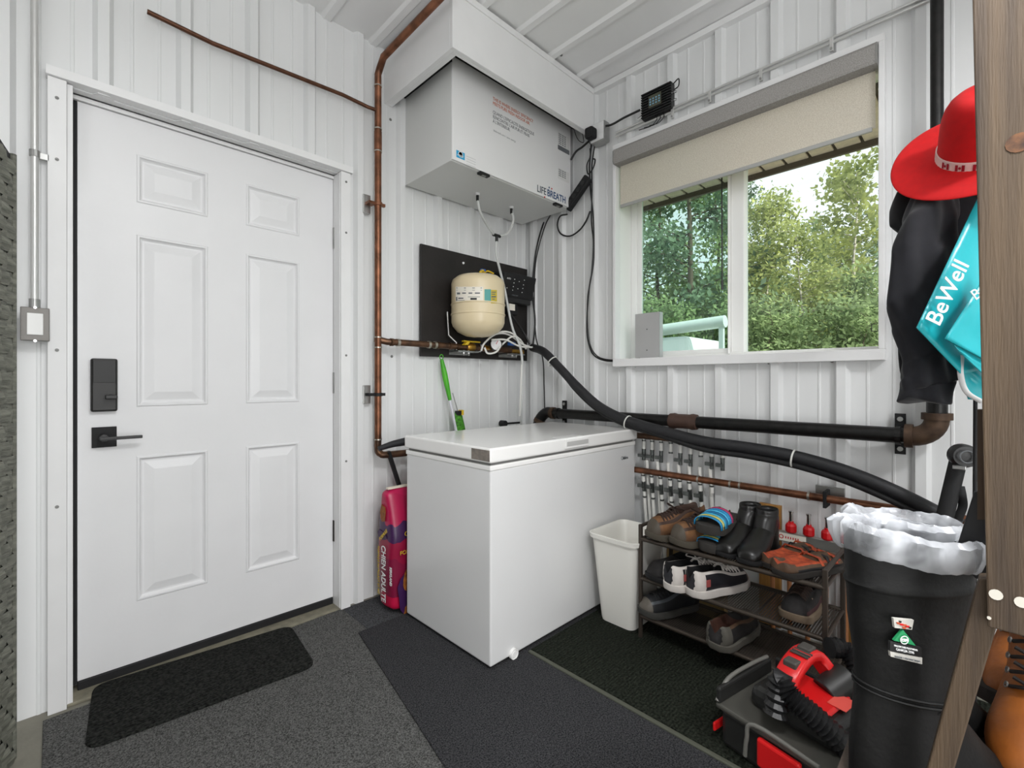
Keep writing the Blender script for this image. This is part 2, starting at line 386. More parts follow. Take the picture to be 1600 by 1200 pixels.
# casing on wall face
cs = MB(); xf, xb_ = 2.208, XW-.001
cs.box((xf, WY0-.018, WZ0-.042), (xb_, WY1+.018, WZ0)); cs.box((xf, WY0-.018, WZ1), (xb_, WY1+.018, WZ1+.028))
cs.box((xf, WY0-.018, WZ0), (xb_, WY0, WZ1)); cs.box((xf, WY1, WZ0), (xb_, WY1+.018, WZ1))
cs.build('window_casing', TRIM, win, bevel=.002)
rv = MB(); rv.box((xb_, WY1, WZ0-.01), (XF+.07, WY1+.012, WZ1+.01)); rv.box((xb_, WY0-.012, WZ0-.01), (XF+.07, WY0, WZ1+.01)); rv.box((xb_, WY0, WZ1), (XF+.07, WY1, WZ1+.01)); rv.box((xb_, WY0, WZ0-.01), (XF+.07, WY1, WZ0))
rv.build('window_reveal', PVC, win)
YM = .845
fr.box((XF, WY1-.035, WZ0), (XF+.07, WY1, WZ1)); fr.box((XF, WY0, WZ0), (XF+.07, WY0+.02, WZ1)); fr.box((XF, WY0+.02, WZ0), (XF+.07, WY1-.035, WZ0+.02)); fr.box((XF, WY0+.02, WZ1-.035), (XF+.07, WY1-.035, WZ1)); fr.box((XF+.012, YM-.03, WZ0+.02), (XF+.07, YM+.03, WZ1-.035))
fr.build('window_frame', PVC, win, bevel=.003)
sh = MB()
for (a, b) in ((YM+.03, WY1-.035),):
    sh.box((XF-.012, a, WZ0+.012), (XF+.03, a+.008, WZ1-.035)); sh.box((XF+.01, b-.026, WZ0+.02), (XF+.03, b, WZ1-.035)); sh.box((XF+.01, a, WZ0+.02), (XF+.03, b, WZ0+.042))
sh.build('window_sash', PVC, win, bevel=.002)
glass = bpy.data.materials.new('window_glass'); glass.use_nodes = True; g = glass.node_tree; g.nodes.clear()
go = g.nodes.new('ShaderNodeOutputMaterial'); mx = g.nodes.new('ShaderNodeMixShader'); tr = g.nodes.new('ShaderNodeBsdfTransparent'); gl = g.nodes.new('ShaderNodeBsdfGlossy')
tr.inputs[0].default_value = (.93, .97, .95, 1); gl.inputs['Roughness'].default_value = .02; mx.inputs[0].default_value = .04
g.links.new(tr.outputs[0], mx.inputs[1]); g.links.new(gl.outputs[0], mx.inputs[2]); g.links.new(mx.outputs[0], go.inputs[0])
glt = glass.copy(); glt.name = 'tinted_glass'; [n for n in glt.node_tree.nodes if n.type == 'BSDF_TRANSPARENT'][0].inputs[0].default_value = (.74, .86, .82, 1)
MB().box((XF+.018, YM+.036, WZ0+.04), (XF+.022, WY1-.06, WZ1-.035)).build('glass_pane', glt, win)
MB().box((XF+.048, WY0+.02, WZ0+.02), (XF+.052, YM-.03, WZ1-.035)).build('glass_pane', glass, win)
a_ = PX(1130, 292, XF); b_ = PX(1131, 452, XF)
MB().tube([(XF-.02, a_.y, WZ1-.08), (XF-.02, b_.y, b_.z)], .0035, 8).tube([(XF-.02, b_.y, b_.z+.04), (XF-.02, b_.y, b_.z-.005)], .006, 8).build('blind_wand', BLK, win)
l_ = PX(1362, 512, XF-.01); lm = MB(); 
lm.box((XF-.012, WY0+.02, l_.z-.016), (XF-.008, WY0+.042, l_.z-.013)); lm.box((XF-.012, WY0+.02, l_.z+.013), (XF-.008, WY0+.042, l_.z+.016)); lm.box((XF-.012, WY0+.039, l_.z-.016), (XF-.008, WY0+.042, l_.z+.016))
lm.build('sash_pull', BLK, win)
# roller blind
fab = bpy.data.materials.new('blind_fabric'); fab.use_nodes = True; g = fab.node_tree; g.nodes.clear(); go = g.nodes.new('ShaderNodeOutputMaterial')
mx = g.nodes.new('ShaderNodeMixShader'); df = g.nodes.new('ShaderNodeBsdfDiffuse'); tl = g.nodes.new('ShaderNodeBsdfTranslucent'); mx.inputs[0].default_value = .4
tc = g.nodes.new('ShaderNodeTexCoord'); n = g.nodes.new('ShaderNodeTexNoise'); n.inputs['Scale'].default_value = 260; rp = g.nodes.new('ShaderNodeValToRGB'); rp.color_ramp.elements[0].color = lin('#d3cdc3'); rp.color_ramp.elements[1].color = lin('#f2eee6'); rp.color_ramp.elements[0].position = .35; rp.color_ramp.elements[1].position = .65
g.links.new(tc.outputs['Object'], n.inputs[0]); g.links.new(n.outputs[0], rp.inputs[0]); g.links.new(rp.outputs[0], df.inputs[0]); tl.inputs[0].default_value = lin('#f5ecdb')
g.links.new(df.outputs[0], mx.inputs[1]); g.links.new(tl.outputs[0], mx.inputs[2]); g.links.new(mx.outputs[0], go.inputs[0])
bl = thing('roller_blind', 'half-lowered beige roller blind with grey fabric cassette at the window top', 'blind', (2.22, .85, 2.3))
cz0, cz1 = 2.264, 2.345
prof = [(2.178, cz0+.012), (2.184, cz0), (2.25, cz0), (2.25, cz1), (2.19, cz1), (2.178, cz1-.014)]
CASS = M('cassette_fabric', '#aaa7a3', .85, var=.35, vscale=240, bump=.3, bscale=300)
MB().prism([(x, WY0+.006, z) for x, z in prof], (0, WY1-WY0-.012, 0)).build('cassette', CASS, bl)
for y in (WY0+.001, WY1-.006): MB().prism([(x-.001, y, z) for x, z in prof], (0, .005, 0)).build('end_cap', M('grey_plastic', '#8b8b88', .4), bl)
MB().box((2.236, WY0+.012, 2.045), (2.2375, WY1-.014, cz0+.01)).build('blind_fabric', fab, bl)
MB().box((2.231, WY0+.022, 2.034), (2.242, WY1-.014, 2.052)).build('bottom_bar', M('bar_grey', '#a5a5a2', .5), bl, bevel=.003)
# metal plate on sill
c0 = PX(992, 557, 2.26); c1 = PX(1030, 557, 2.26); ztop = PX(1010, 489, 2.26).z
mp_ = MB().box((2.262, c1.y, WZ0+.0005), (2.2645, c0.y, ztop)); mp_.box((2.262, c1.y, WZ0+.0005), (2.30, c1.y+.002, ztop))
mp_o = mp_.build('steel_plate', M('brushed_plate', '#b9b9b9', .4, metal=.3, var=.08, vscale=8), bevel=.001)
tag(mp_o, 'thin grey metal plate with small holes standing on the left end of the window sill', 'plate')
for f_ in (.18, .64): MB().tube([(2.2605, (c0.y+c1.y)/2, WZ0+(ztop-WZ0)*f_), (2.262, (c0.y+c1.y)/2, WZ0+(ztop-WZ0)*f_)], .003, 10).build('screw_hole', BLKM, mp_o)
# wall screws
sc = MB()
for z in (2.0, 1.80, 1.18, .67): scr(sc, (.012, 2.118, z), (0, -1, 0), .0035)
for z in (2.02, 1.78, 1.2, .7): scr(sc, (.99, 2.118, z), (0, -1, 0), .0035)
for px, py in ((991, 574), (1050, 571), (1122, 569), (1202, 567), (1300, 564)): scr(sc, PX(px, py, XW), (-1, 0, 0), .005)
for px, py in ((1405, 278), (883, 406), ): scr(sc, PX(px, py, XW), (-1, 0, 0), .005)
for px, py in ((610, 187), (612, 557), (618, 762)): scr(sc, PY(px, py, YW), (0, -1, 0), .005)
for px, py in ((877, 86), (905, 117), (1000, 100)): scr(sc, PZ(px, py, ZC), (0, 0, -1), .005)
st(sc.build('panel_screws', M('screw_steel', '#8a8a88', .5, metal=.4)))

# ------------------------------------------------------------------ chest freezer
FZ0 = .012
fz = thing('chest_freezer', 'large white chest freezer with a closed lid standing between the wall and the shoe rack', 'freezer', (1.65, 1.56, .009))
fx0, fx1, fy0, fy1 = 1.146, 2.165, 1.273, 1.852
MB().box((fx0+.004, fy0+.004, .022), (fx1-.004, fy1-.004, .748)).build('body', FRZ, fz, bevel=.006)
MB().box((fx0+.001, fy0+.001, .746), (fx1-.001, fy1-.001, .766)).build('top_band', FLID, fz, bevel=.004)
MB().box((fx0+.012, fy0+.012, .764), (fx1-.012, fy1-.012, .780)).build('gasket', GASK, fz)
MB().box((fx0-.006, fy0-.006, .776), (fx1+.006, fy1, .832)).build('lid', FLID, fz, bevel=.008, seg=3)
p_ = PY(882, 690, fy0); hx0 = PY(880, 690, fy0).x; hx1 = PY(917, 688, fy0).x
hnd = MB(); hnd.box((hx0, fy0-.012, .786), (hx1, fy0-.0065, .826)); ho = hnd.build('lid_handle', FLID, fz, bevel=.002)
MB().box((hx0+.012, fy0-.0135, .797), (hx1-.006, fy0-.0118, .817)).build('handle_recess', M('recess_grey', '#b9b8b6', .5), ho, bevel=.0015)
MB().box((hx0-.01, fy0+.0, .8318), (hx1-.03, fy0+.055, .8326)).build('lid_badge', M('badge_white', '#dadad8', .3), fz)
MB().box((fx0-.0075, fy0-.003, .783), (fx0-.0062, fy0+.10, .824)).build('patch', M('grey_tape', '#8a8179', .7, var=.35, vscale=60), fz)
dc = PY(802, 1021, fy0); MB().lathe([(0, .012), (.012, .012), (.015, .008), (.017, .012), (.020, .012), (.021, 0), (.0, 0)], (dc.x, fy0+.003, dc.z), (0, -1, 0), 20).build('drain_plug', FLID, fz, smooth=True)
lg = PY(973, 716, fy0); MB().lathe([(.009, 0), (.009, .0006), (.0065, .0006), (.0065, 0)], (lg.x, fy0+.0036, lg.z), (0, -1, 0), 20).build('logo_ring', GTXT, fz)
text('Midea', .021, (lg.x+.004, fy0+.003, lg.z-.008), (1, 0, 0), (0, 0, 1), GTXT, fz, bold=.0006)
for x in (fx0+.06, fx1-.06):
    for y in (fy0+.06, fy1-.06): MB().tube([(x, y, .0125), (x, y, .024)], .02, 12).build('foot', BLKM, fz)

# ------------------------------------------------------------------ heat recovery ventilator
hv = thing('ventilator_unit', 'white wall hung heat recovery ventilator box under the ceiling bulkhead', 'ventilator', (1.75, 1.93, 2.1))
vx0, vx1, vy0, vy1, vz0, vz1 = 1.317, 2.193, 1.725, 2.128, 2.103, 2.585
HRW = M('ventilator_white', '#e8e8e8', .35, coat=.1)
MB().box((vx0, vy0+.012, vz0), (vx1, vy1, vz1)).build('cabinet', M('ventilator_side', '#dadbd9', .4), hv, bevel=.003)
MB().box((vx0-.001, vy0, vz0+.003), (vx1+.001, vy0+.011, vz1)).build('front_panel', HRW, hv, bevel=.002)
for fx in (.19, .84):
    x = vx0+(vx1-vx0)*fx; lt = MB(); lt.box((x, vy0-.004, vz0-.012), (x+.065, vy0+.022, vz0+.001)); lo = lt.build('latch', BLK, hv, bevel=.003)
    MB().box((x+.018, vy0+.0, vz0-.0155), (x+.042, vy0+.012, vz0-.0125)).build('latch_lever', ZINC, lo, bevel=.001)
dn = []
for px, py in ((746, 302), (799, 323)):
    p = PZ(px, py, vz0); dn.append(p)
    o_ = MB().tube([p+Vector((0, 0, .0)), p+Vector((0, 0, -.012))], .013, 12).build('drain_collar', HRW, hv)
    MB().tube([p+Vector((0, 0, -.012)), p+Vector((0, 0, -.04))], .008, 10).build('drain_nipple', BLK, o_)
X_ = (1, 0, 0); Z_ = (0, 0, 1); NY = vy0-.0002
def onf(px, py): return PY(px, py, vy0)
p = onf(770, 156)
for i, (s_, m_) in enumerate((('THIS IS WHERE ENERGY EFFICIENCY', OTXT), ('MEETS PURE FRESH INDOOR AIR.', OTXT), ('', OTXT), ("QUAND L'EFFICACITE ENERGETIQUE", GTXT), ("RENCONTRE L'AIR PUR ET FRAIS", GTXT), ("À L'INTERIEUR.", GTXT))):
    if s_: text(s_, .0235, (p.x, NY, p.z-i*.0225), X_, Z_, m_, hv, sx=.78)
text('lifebreath.com / save energy', .014, (p.x+.004, NY, p.z-.155), X_, Z_, M('pale_print', '#a9abac', .6), hv, sx=1.0)
p = onf(839, 299); t1 = text('LIFE', .054, (p.x, NY, p.z), X_, Z_, M('slate_print', '#4c555e', .5), hv, sx=.84, bold=.0006)
p2 = onf(854.8, 303.5); text('BREATH', .054, (p2.x, NY, p.z), X_, Z_, BTXT, hv, sx=.84, bold=.0010)
for px, py, m_ in ((858, 293, BTXT), (862, 295, RED), (851, 308, RED)):
    c = onf(px, py); MB().tube([(c.x, vy0+.0002, c.z), (c.x, vy0-.0008, c.z)], .005, 12).build('logo_dot', m_, hv)
a = onf(713, 234); b = onf(725, 247)
es = MB().box((a.x, vy0-.0008, b.z-.01), (b.x+.004, vy0+.0003, a.z)).build('energy_label', M('label_blue', '#2aa0d0', .4), hv)
MB().lathe([(.0, 0), (.014, 0), (.014, .0004), (.011, .0004), (.011, 0)], ((a.x+b.x)/2+.002, vy0-.0008, (a.z+b.z)/2-.002), (0, -1, 0), 20).build('star_arc', WTXT, es)
text('energy', .014, (a.x+.004, vy0-.001, b.z+.0), X_, Z_, WTXT, es)
for k in range(5): text('—————', .013, (b.x+.014, NY, a.z-.012-k*.012), X_, Z_, M('pale_print'), hv, sx=.9)
lb = MB(); cA = onf(871, 200)
for y0, h_ in ((206, .085), (262, .06),): 
    c = PY(872, y0, vy0); MB().box((c.x, vy0-.0006, c.z-h_), (vx1-.012, vy0+.0002, c.z)).build('spec_label', M('label_paper', '#dddddb', .6), hv)
    for k in range(int(h_/.011)-1): text('lllllll lllll llll', .010, (c.x+.004, vy0-.0008, c.z-.012-k*.011), X_, Z_, GTXT, hv, sx=1.6)
c = PY(872, 226, vy0); MB().box((c.x-.002, vy0-.0007, c.z-.026), (vx1-.012, vy0+.0002, c.z)).build('label_bar', GTXT, hv)
# dark gap stuffing between bulkhead and unit : insulation foil
tag(MB().box((BX0+.05, BY0+.045, BZ+.02), (XW-.04, YW-.03, BZ+.0) if False else (XW-.04, YW-.03, BZ+.03)).build('sealing_foam', BLKM) if False else MB().box((vx0-.06, BY0+.037, vz1-.004), (XW-.045, vy0-.001, vz1+.03)).box((BX0+.047, vy0-.001, vz1-.03), (vx0-.002, YW-.02, vz1+.0)).build('insulation_sheet', M('black_insulation', '#080808', .9, bump=.6, bscale=20)), 'black insulation sheet in the gap above the white ventilator unit', 'insulation')

# drain tubing
dt = thing('drain_tube', 'clear drain tubing with a black tee hanging below the ventilator unit', 'tube', dn[0]+Vector((0, 0, -.04)))
tee = PY(776, 368, 2.02)
MB().tube(smoothpath([dn[0]+Vector((0, 0, -.02)), PY(750, 330, 1.95), PY(762, 353, 2.0), tee+Vector((-.02, 0, 0))]), .0075, 10).build('tube', CLEAR, dt, smooth=True)
MB().tube(smoothpath([dn[1]+Vector((0, 0, -.02)), PY(802, 345, 1.95), PY(794, 364, 2.0), tee+Vector((.02, 0, 0))]), .0075, 10).build('tube', CLEAR, dt, smooth=True)
MB().tube([tee+Vector((-.028, 0, 0)), tee+Vector((.028, 0, 0))], .0095, 10).tube([tee, tee+Vector((0, 0, -.035))], .0095, 10).build('tee_fitting', BLK, dt, smooth=True)
MB().tube(smoothpath([tee+Vector((0, 0, -.03)), PY(776, 400, 2.03), PY(788, 450, 2.02), PY(800, 510, 1.98), PY(812, 540, 1.96), PY(816, 570, 1.97), PY(815, 640, 2.0), PY(814, 668, 2.05)]), .0075, 10).build('tube', CLEAR, dt, smooth=True)

# ------------------------------------------------------------------ black board with pressure tank
bb = tag(MB().box((1.406, 2.117, 1.212), (2.232, 2.131, 1.815)).build('backing_board', M('black_board', '#241f1e', .55, var=.5, vscale=9, col2='#15120f', bump=.2), bevel=.001), 'black painted plywood board screwed to the ribbed wall above the freezer', 'board')
MB().tube([PY(724, 411, 2.1165), PY(724, 411, 2.1135)], .007, 10).build('screw_head', WTXT, bb)
TK = Vector((1.686, 1.975, 0)); tb, tt_ = PY(740, 527, 1.975).z, PY(740, 428, 1.975).z
tk = thing('pressure_tank', 'cream coloured small pressure tank mounted in front of the black board', 'tank', (TK.x, TK.y, tb))
R_ = .148; hh = tt_-tb
tkp = [(.02, 0), (.07, .008), (.115, .03), (.14, .06), (.147, .08), (.148, hh*.34), (.1515, hh*.345), (.1515, hh*.365), (.148, hh*.37), (.148, hh*.50), (.1515, hh*.505), (.1515, hh*.52), (.148, hh*.525), (.148, hh-.055), (.142, hh-.035), (.115, hh-.014), (.07, hh-.004), (0, hh)]
MB().lathe(tkp, (TK.x, TK.y, tb), (0, 0, 1), 40).build('tank_shell', CREAM, tk, smooth=True)
def curved(mb, x0, x1, z0, z1, cx, cy, r, n=10):
    vs_ = []; fs = []
    for i in range(n+1):
        x = x0+(x1-x0)*i/n; y = cy-math.sqrt(max(0, r*r-(x-cx)**2)); vs_ += [(x, y, z0), (x, y, z1)]
    for i in range(n): fs.append((2*i, 2*i+2, 2*i+3, 2*i+1))
    return mb.add(vs_, fs)
# label faces the camera: built in a frame turned toward the room corner
def tankpatch(name, mat, px0, px1, py0, py1, r=.1492, n=8, parent=tk):
    vs_ = []; fs = []
    def hit(px, py):
        d = ray(px, py); o_ = Vector((0, 0, H)); ax, ay = TK.x, TK.y
        A = d.x**2+d.y**2; B = -2*(d.x*ax+d.y*ay); Cc = ax*ax+ay*ay-r*r; D_ = B*B-4*A*Cc
        s = (-B-math.sqrt(max(0, D_)))/(2*A); return o_+d*s
    for i in range(n+1):
        px = px0+(px1-px0)*i/n; vs_ += [hit(px, py0), hit(px, py1)]
    z0 = vs_[n][2]; 
    for i in range(n): fs.append((2*i, 2*i+2, 2*i+3, 2*i+1))
    mb = MB().add(vs_, fs); return mb.build(name, mat, parent, smooth=True)
PAP = M('label_white', '#efe9dc', .5)
tankpatch('tank_label', PAP, 712, 755, 448, 471)
for (a, b, c, d, m_) in ((713, 753, 449.5, 450.5, GTXT), (713, 753, 453, 453.6, GTXT), (714, 719, 457, 460, GTXT), (722, 728, 457, 459, GTXT), (732, 738, 457, 459, GTXT), (742, 750, 457, 459, GTXT), (712.5, 714.5, 464, 470, GTXT), (716, 724, 465, 467, GTXT), (735, 745, 465.5, 468.5, BLK), (731, 750, 463.5, 464.3, GTXT), (715, 726, 469, 469.6, GTXT)):
    tankpatch('label_print', m_, a, b, c, d, r=.1499, n=3)
tankpatch('tank_sticker', M('sticker_teal', '#5aa5a0', .5), 757, 767, 452, 472)
tankpatch('tank_sticker', M('sticker_yellow', '#c9b23c', .5), 767.2, 776.5, 453, 474)
for (a, b, c, d) in ((768, 775, 456, 457), (768, 774, 459, 460), (768, 775, 463, 464.5), (769, 773, 467, 468)): tankpatch('sticker_print', BTXT, a, b, c, d, r=.1499, n=2)
tg = MB(); tz = tt_
tg.tube(smoothpath([(TK.x-.05, TK.y-.08, tz-.005), (TK.x-.02, TK.y-.06, tz+.012), (TK.x, TK.y-.05, tz+.004), (TK.x+.02, TK.y-.06, tz+.014), (TK.x+.045, TK.y-.08, tz-.0)]), .009, 8, flat=.5)
tgo = tg.build('handle_ribbon', YEL, tk, smooth=True)
MB().cbox((TK.x-.01, TK.y-.052, tz+.014), (.03, .02, .014)).build('valve_cap', BLUE, tgo, bevel=.004)
# pipe run under the tank
zr = 1.272
run = thing('water_pipe_run', 'horizontal copper water pipe with valves and gauge below the cream tank', 'pipe', (1.15, 2.085, zr))
yr = 2.06
pz = [PY(px, py, yr) for px, py in ((597, 532), (612, 534), (640, 535), (665, 538), (700, 539), (740, 541), (800, 545), (828, 547))]
MB().tube([(1.137, 2.09, zr+.01), (1.18, 2.07, zr), (1.22, yr, zr), (1.66, yr, zr-.002)], .0165, 14).build('pipe', COPD, run, smooth=True)
for x in (1.19, 1.225, 1.41, 1.45, 1.47, 1.55, 1.60): MB().tube([(x, yr, zr-.001), (x+.014, yr, zr-.001)], .0195, 14).build('coupling', SOLD if x in (1.225, 1.41, 1.45) else COPD, run, smooth=True)
MB().tube([(1.66, yr, zr), (2.02, yr, zr-.004)], .019, 14).build('pipe', COPD, run, smooth=True)
vb = MB(); vb.lathe([(.018, -.03), (.026, -.02), (.026, .02), (.018, .03)], (1.70, yr, zr), (1, 0, 0), 14); vo = vb.build('ball_valve', BRASS, run, smooth=True)
vo2 = MB().box((1.62, yr-.045, zr+.024), (1.74, yr-.02, zr+.032)); vo2.hexa([(1.62, yr-.05, zr+.006), (1.645, yr-.05, zr+.006), (1.645, yr-.02, zr+.006), (1.62, yr-.02, zr+.006)], [(1.64, yr-.05, zr+.026), (1.665, yr-.05, zr+.03), (1.665, yr-.02, zr+.03), (1.64, yr-.02, zr+.026)])
vo2.build('valve_handle', YEL, vo, bevel=.003)
for x, r in ((1.765, .026), (1.80, .020)): MB().tube([(x-.008, yr, zr), (x+.008, yr, zr)], r, 14).build('union_nut', BRASS if r < .025 else CHR, run, smooth=True)
MB().tube([(1.815, yr, zr), (1.815, yr-.045, zr)], .013, 12).build('brass_plug', BRASS, run, smooth=True)
gc = PY(777, 538, 1.99); gz = thing
go_ = MB().lathe([(0, .0), (.036, .0), (.038, .004), (.038, .028), (.034, .03), (.034, .024), (0, .024)], (gc.x, 2.015, gc.z), (-.35, -1, 0), 24).build('pressure_gauge', DKM, run, smooth=True)
MB().lathe([(.0335, 0), (.0335, .0008), (0, .0008)], Vector((gc.x, 2.015, gc.z))+Vector((-.35, -1, 0)).normalized()*.0245, (-.35, -1, 0), 24).build('gauge_face', WTXT, go_)
g2 = Vector((gc.x, 2.015, gc.z))+Vector((-.35, -1, 0)).normalized()*.027
MB().tube([g2, g2+Vector((.01, -.004, .02))], .0015, 6).build('gauge_needle', RED, go_)
for x in (1.62, 2.0):
    b_ = MB(); b_.box((x-.03, 2.03, zr-.032), (x+.12, 2.116, zr-.024)); b_.box((x-.03, 2.110, zr-.045), (x+.12, 2.1165, zr+.0)); b_.build('pipe_bracket', ZINC, run, bevel=.001)
    for dx in (.02, .055): MB().tube([(x+dx, 2.045, zr-.05), (x+dx, 2.045, zr-.02)], .004, 8).tube([(x+dx, 2.045, zr-.04), (x+dx, 2.045, zr-.032)], .008, 6).build('bracket_bolt', ZINC, run)
MB().tube([(1.60, 2.06, zr-.02), (1.60, 2.06, zr+.02), (1.565, 2.085, zr+.06), (1.56, 2.09, zr+.19)], .006, 8).build('stay_rod', ZINC, run, smooth=True)
bv = PY(803, 537, 2.0); MB().cbox((bv.x, 2.02, bv.z), (.045, .03, .022)).build('blue_knob', BLUE, run, bevel=.004)
MB().tube([(bv.x-.05, yr, zr-.006), (bv.x+.13, yr-.01, zr-.01)], .013, 12).build('brass_tail', BRASS, run, smooth=True)
# braided hoses round the gauge
hs = thing('supply_hoses', 'bundle of thin white supply hoses looped around the pressure gauge', 'hose', (1.9, 2.0, 1.28))
for pts in (((752, 548), (757, 536), (775, 522), (795, 523), (815, 537), (830, 543)), ((757, 543), (762, 552), (775, 550), (785, 538), (800, 526), (812, 530), (822, 545)), ((768, 531), (790, 531), (812, 541), (838, 543)), ((776, 522), (786, 518), (800, 521), (812, 533), (815, 560), (814, 600), (812, 650))):
    MB().tube(smoothpath([PY(a, b, 1.985-.01*i % .03) for i, (a, b) in enumerate(pts)]), .0055, 8).build('hose', PEX, hs, smooth=True)
# pump controller
pc = thing('pump_controller', 'black pump controller box with indicator lights on the black board', 'controller', (2.1, 2.08, 1.5))
q0 = PY(786, 424, 2.03); q1 = PY(832, 462, 2.03)
pcx0, pcx1, pcz0, pcz1 = PY(783, 440, 2.04).x, PY(832, 440, 2.04).x, PY(800, 465, 2.04).z, PY(800, 424, 2.04).z
MB().hexa([(pcx0, 2.04, pcz0), (pcx1, 2.04, pcz0), (pcx1, 2.116, pcz0), (pcx0, 2.116, pcz0)], [(pcx0, 2.0, pcz1-.02), (pcx1, 2.0, pcz1-.02), (pcx1, 2.116, pcz1), (pcx0, 2.116, pcz1)]).build('housing', BLKM, pc, bevel=.01, seg=3)
MB().box((pcx0+.01, 2.045, pcz0-.028), (pcx1-.01, 2.116, pcz0+.006)).build('lower_cover', BLK, pc, bevel=.006)
MB().box((pcx0+.08, 2.06, pcz0-.10), (pcx0+.16, 2.116, pcz0-.03)).build('junction_box', BLKM, pc, bevel=.002)
MB().box((pcx0+.085, 2.057, pcz0-.075), (pcx0+.135, 2.0605, pcz0-.035)).build('label', M('label_white'), pc)
def fp(x, z): 
    t = (z-pcz0)/(pcz1-.02-pcz0); return (x, 2.04-.04*t-.0015, z)
nx = Vector((1, 0, 0)); nu = Vector((0, -.04, pcz1-.02-pcz0)).normalized()
for k, (fx, fzz) in enumerate(((.3, .75), (.3, .6), (.3, .45), (.3, .3), (.6, .8), (.6, .6), (.6, .45), (.6, .28), (.12, .35), (.45, .7), (.45, .4))):
    x = pcx0+(pcx1-pcx0)*fx; z = pcz0+(pcz1-.02-pcz0)*fzz
    MB().tube([fp(x, z), Vector(fp(x, z))+Vector((0, -.002, 0))], .003, 8).build('indicator', WTXT, pc)
text('AUTO', .014, Vector(fp(pcx0+.02, pcz0+.1)), nx, nu, WTXT, pc, sx=.8); text('CONSTANT', .010, Vector(fp(pcx0+.085, pcz0+.012)), nx, nu, GTXT, pc)
MB().tube(smoothpath([(pcx0+.04, 2.08, pcz0-.02), (pcx0+.03, 2.09, pcz0-.09), (pcx0+.05, 2.09, pcz0-.16), (pcx0-.03, 2.08, pcz0-.24)]), .006, 8).build('flex_conduit', ZINC, pc, smooth=True)
MB().tube(smoothpath([(pcx0+.06, 2.08, pcz0-.02), (pcx0+.1, 2.06, pcz0-.1), (pcx0+.2, 2.05, pcz0-.2), (pcx0+.24, 2.03, pcz0-.28)]), .007, 8).build('cord', BLK, pc, smooth=True)

# ------------------------------------------------------------------ copper pipes
PXc = 1.137
cp = thing('copper_riser', 'tall vertical copper pipe clamped to the wall right of the door', 'pipe', (PXc, 2.085, .73))
MB().tube(smoothpath([(PXc, 2.085, .80), (PXc, 2.085, 1.6), (PXc, 2.085, 2.58)], 3)+[Vector((PXc, 2.07, 2.60)), Vector((PXc-.0, 2.03, 2.64)), Vector((PXc, 1.45, 2.66))], .0165, 16).build('pipe', COP, cp, smooth=True)
MB().tube(smoothpath([(PXc, 2.085, .80), (PXc, 2.085, .74), (PXc+.012, 2.08, .722), (PXc+.04, 2.07, .715), (1.36, 2.05, .715)], 4), .017, 14).build('elbow', COPD, cp, smooth=True)
for z in (.79, 1.24, 1.29, 2.20, 2.31, 2.52): MB().tube([(PXc, 2.085, z), (PXc, 2.085, z+.006)], .019, 16).build('solder_joint', SOLD, cp, smooth=True)
for z in (2.2, 1.26): MB().tube([(PXc, 2.085, z+.01), (PXc, 2.085, z+.1 if z > 2 else z+.035)], .0185, 16).build('tee', COP, cp, smooth=True)
for i, z in enumerate((1.945, 1.013)):
    t = thing('pipe_clamp', ('upper' if i == 0 else 'lower')+' metal strut clamp holding the copper riser to the wall', 'clamp', (PXc, 2.1, z))
    b_ = MB(); b_.box((PXc-.06, 2.118, z-.045), (PXc-.022, 2.132, z+.045)); b_.build('strut', ZINC, t, bevel=.002)
    r_ = MB(); r_.lathe([(.0168, -.008), (.021, -.008), (.021, .008), (.0168, .008)], (PXc, 2.085, z), (0, 0, 1), 16); r_.box((PXc-.05, 2.08, z-.007), (PXc-.016, 2.118, z+.007)); r_.box((PXc+.018, 2.078, z-.007), (PXc+.036, 2.092, z+.007)); r_.build('ring', COP if i == 0 else BLKM, t)
tag(MB().tube([PY(230, 18, 2.105), PY(333, 68, 2.105), PY(535, 148, 2.105), PY(560, 160, 2.105), Vector((PXc-.05, 2.09, PY(572, 166, 2.09).z)), Vector((PXc-.012, 2.085, PY(572, 166, 2.09).z))], .0085, 12).build('copper_line', M('dark_copper', '#6b4836', .4, metal=.7, var=.4, vscale=40), smooth=True), 'thin dark copper line sloping along the wall above the door', 'pipe')

# padded handle tool and pet food bag
tl_ = thing('snow_brush', 'black tool with a padded grip leaning behind the red pet food bag', 'tool', (1.25, 2.0, .01))
g0 = PY(592, 701, 2.0); g1 = PY(633, 690, 2.0)
MB().tube(smoothpath([g0, (g0*.5+g1*.5)+Vector((0, 0, .004)), g1], 6), [.012+.008*(i/12) for i in range(13)], 12).build('grip', RUB, tl_, smooth=True)
sA = PY(607, 706, 2.06); sB = PY(628, 772, 2.085); MB().tube([sA, sB, sB+(sB-sA)*1.9], .017, 12, flat=.6).build('shaft', BLKM, tl_, smooth=True)
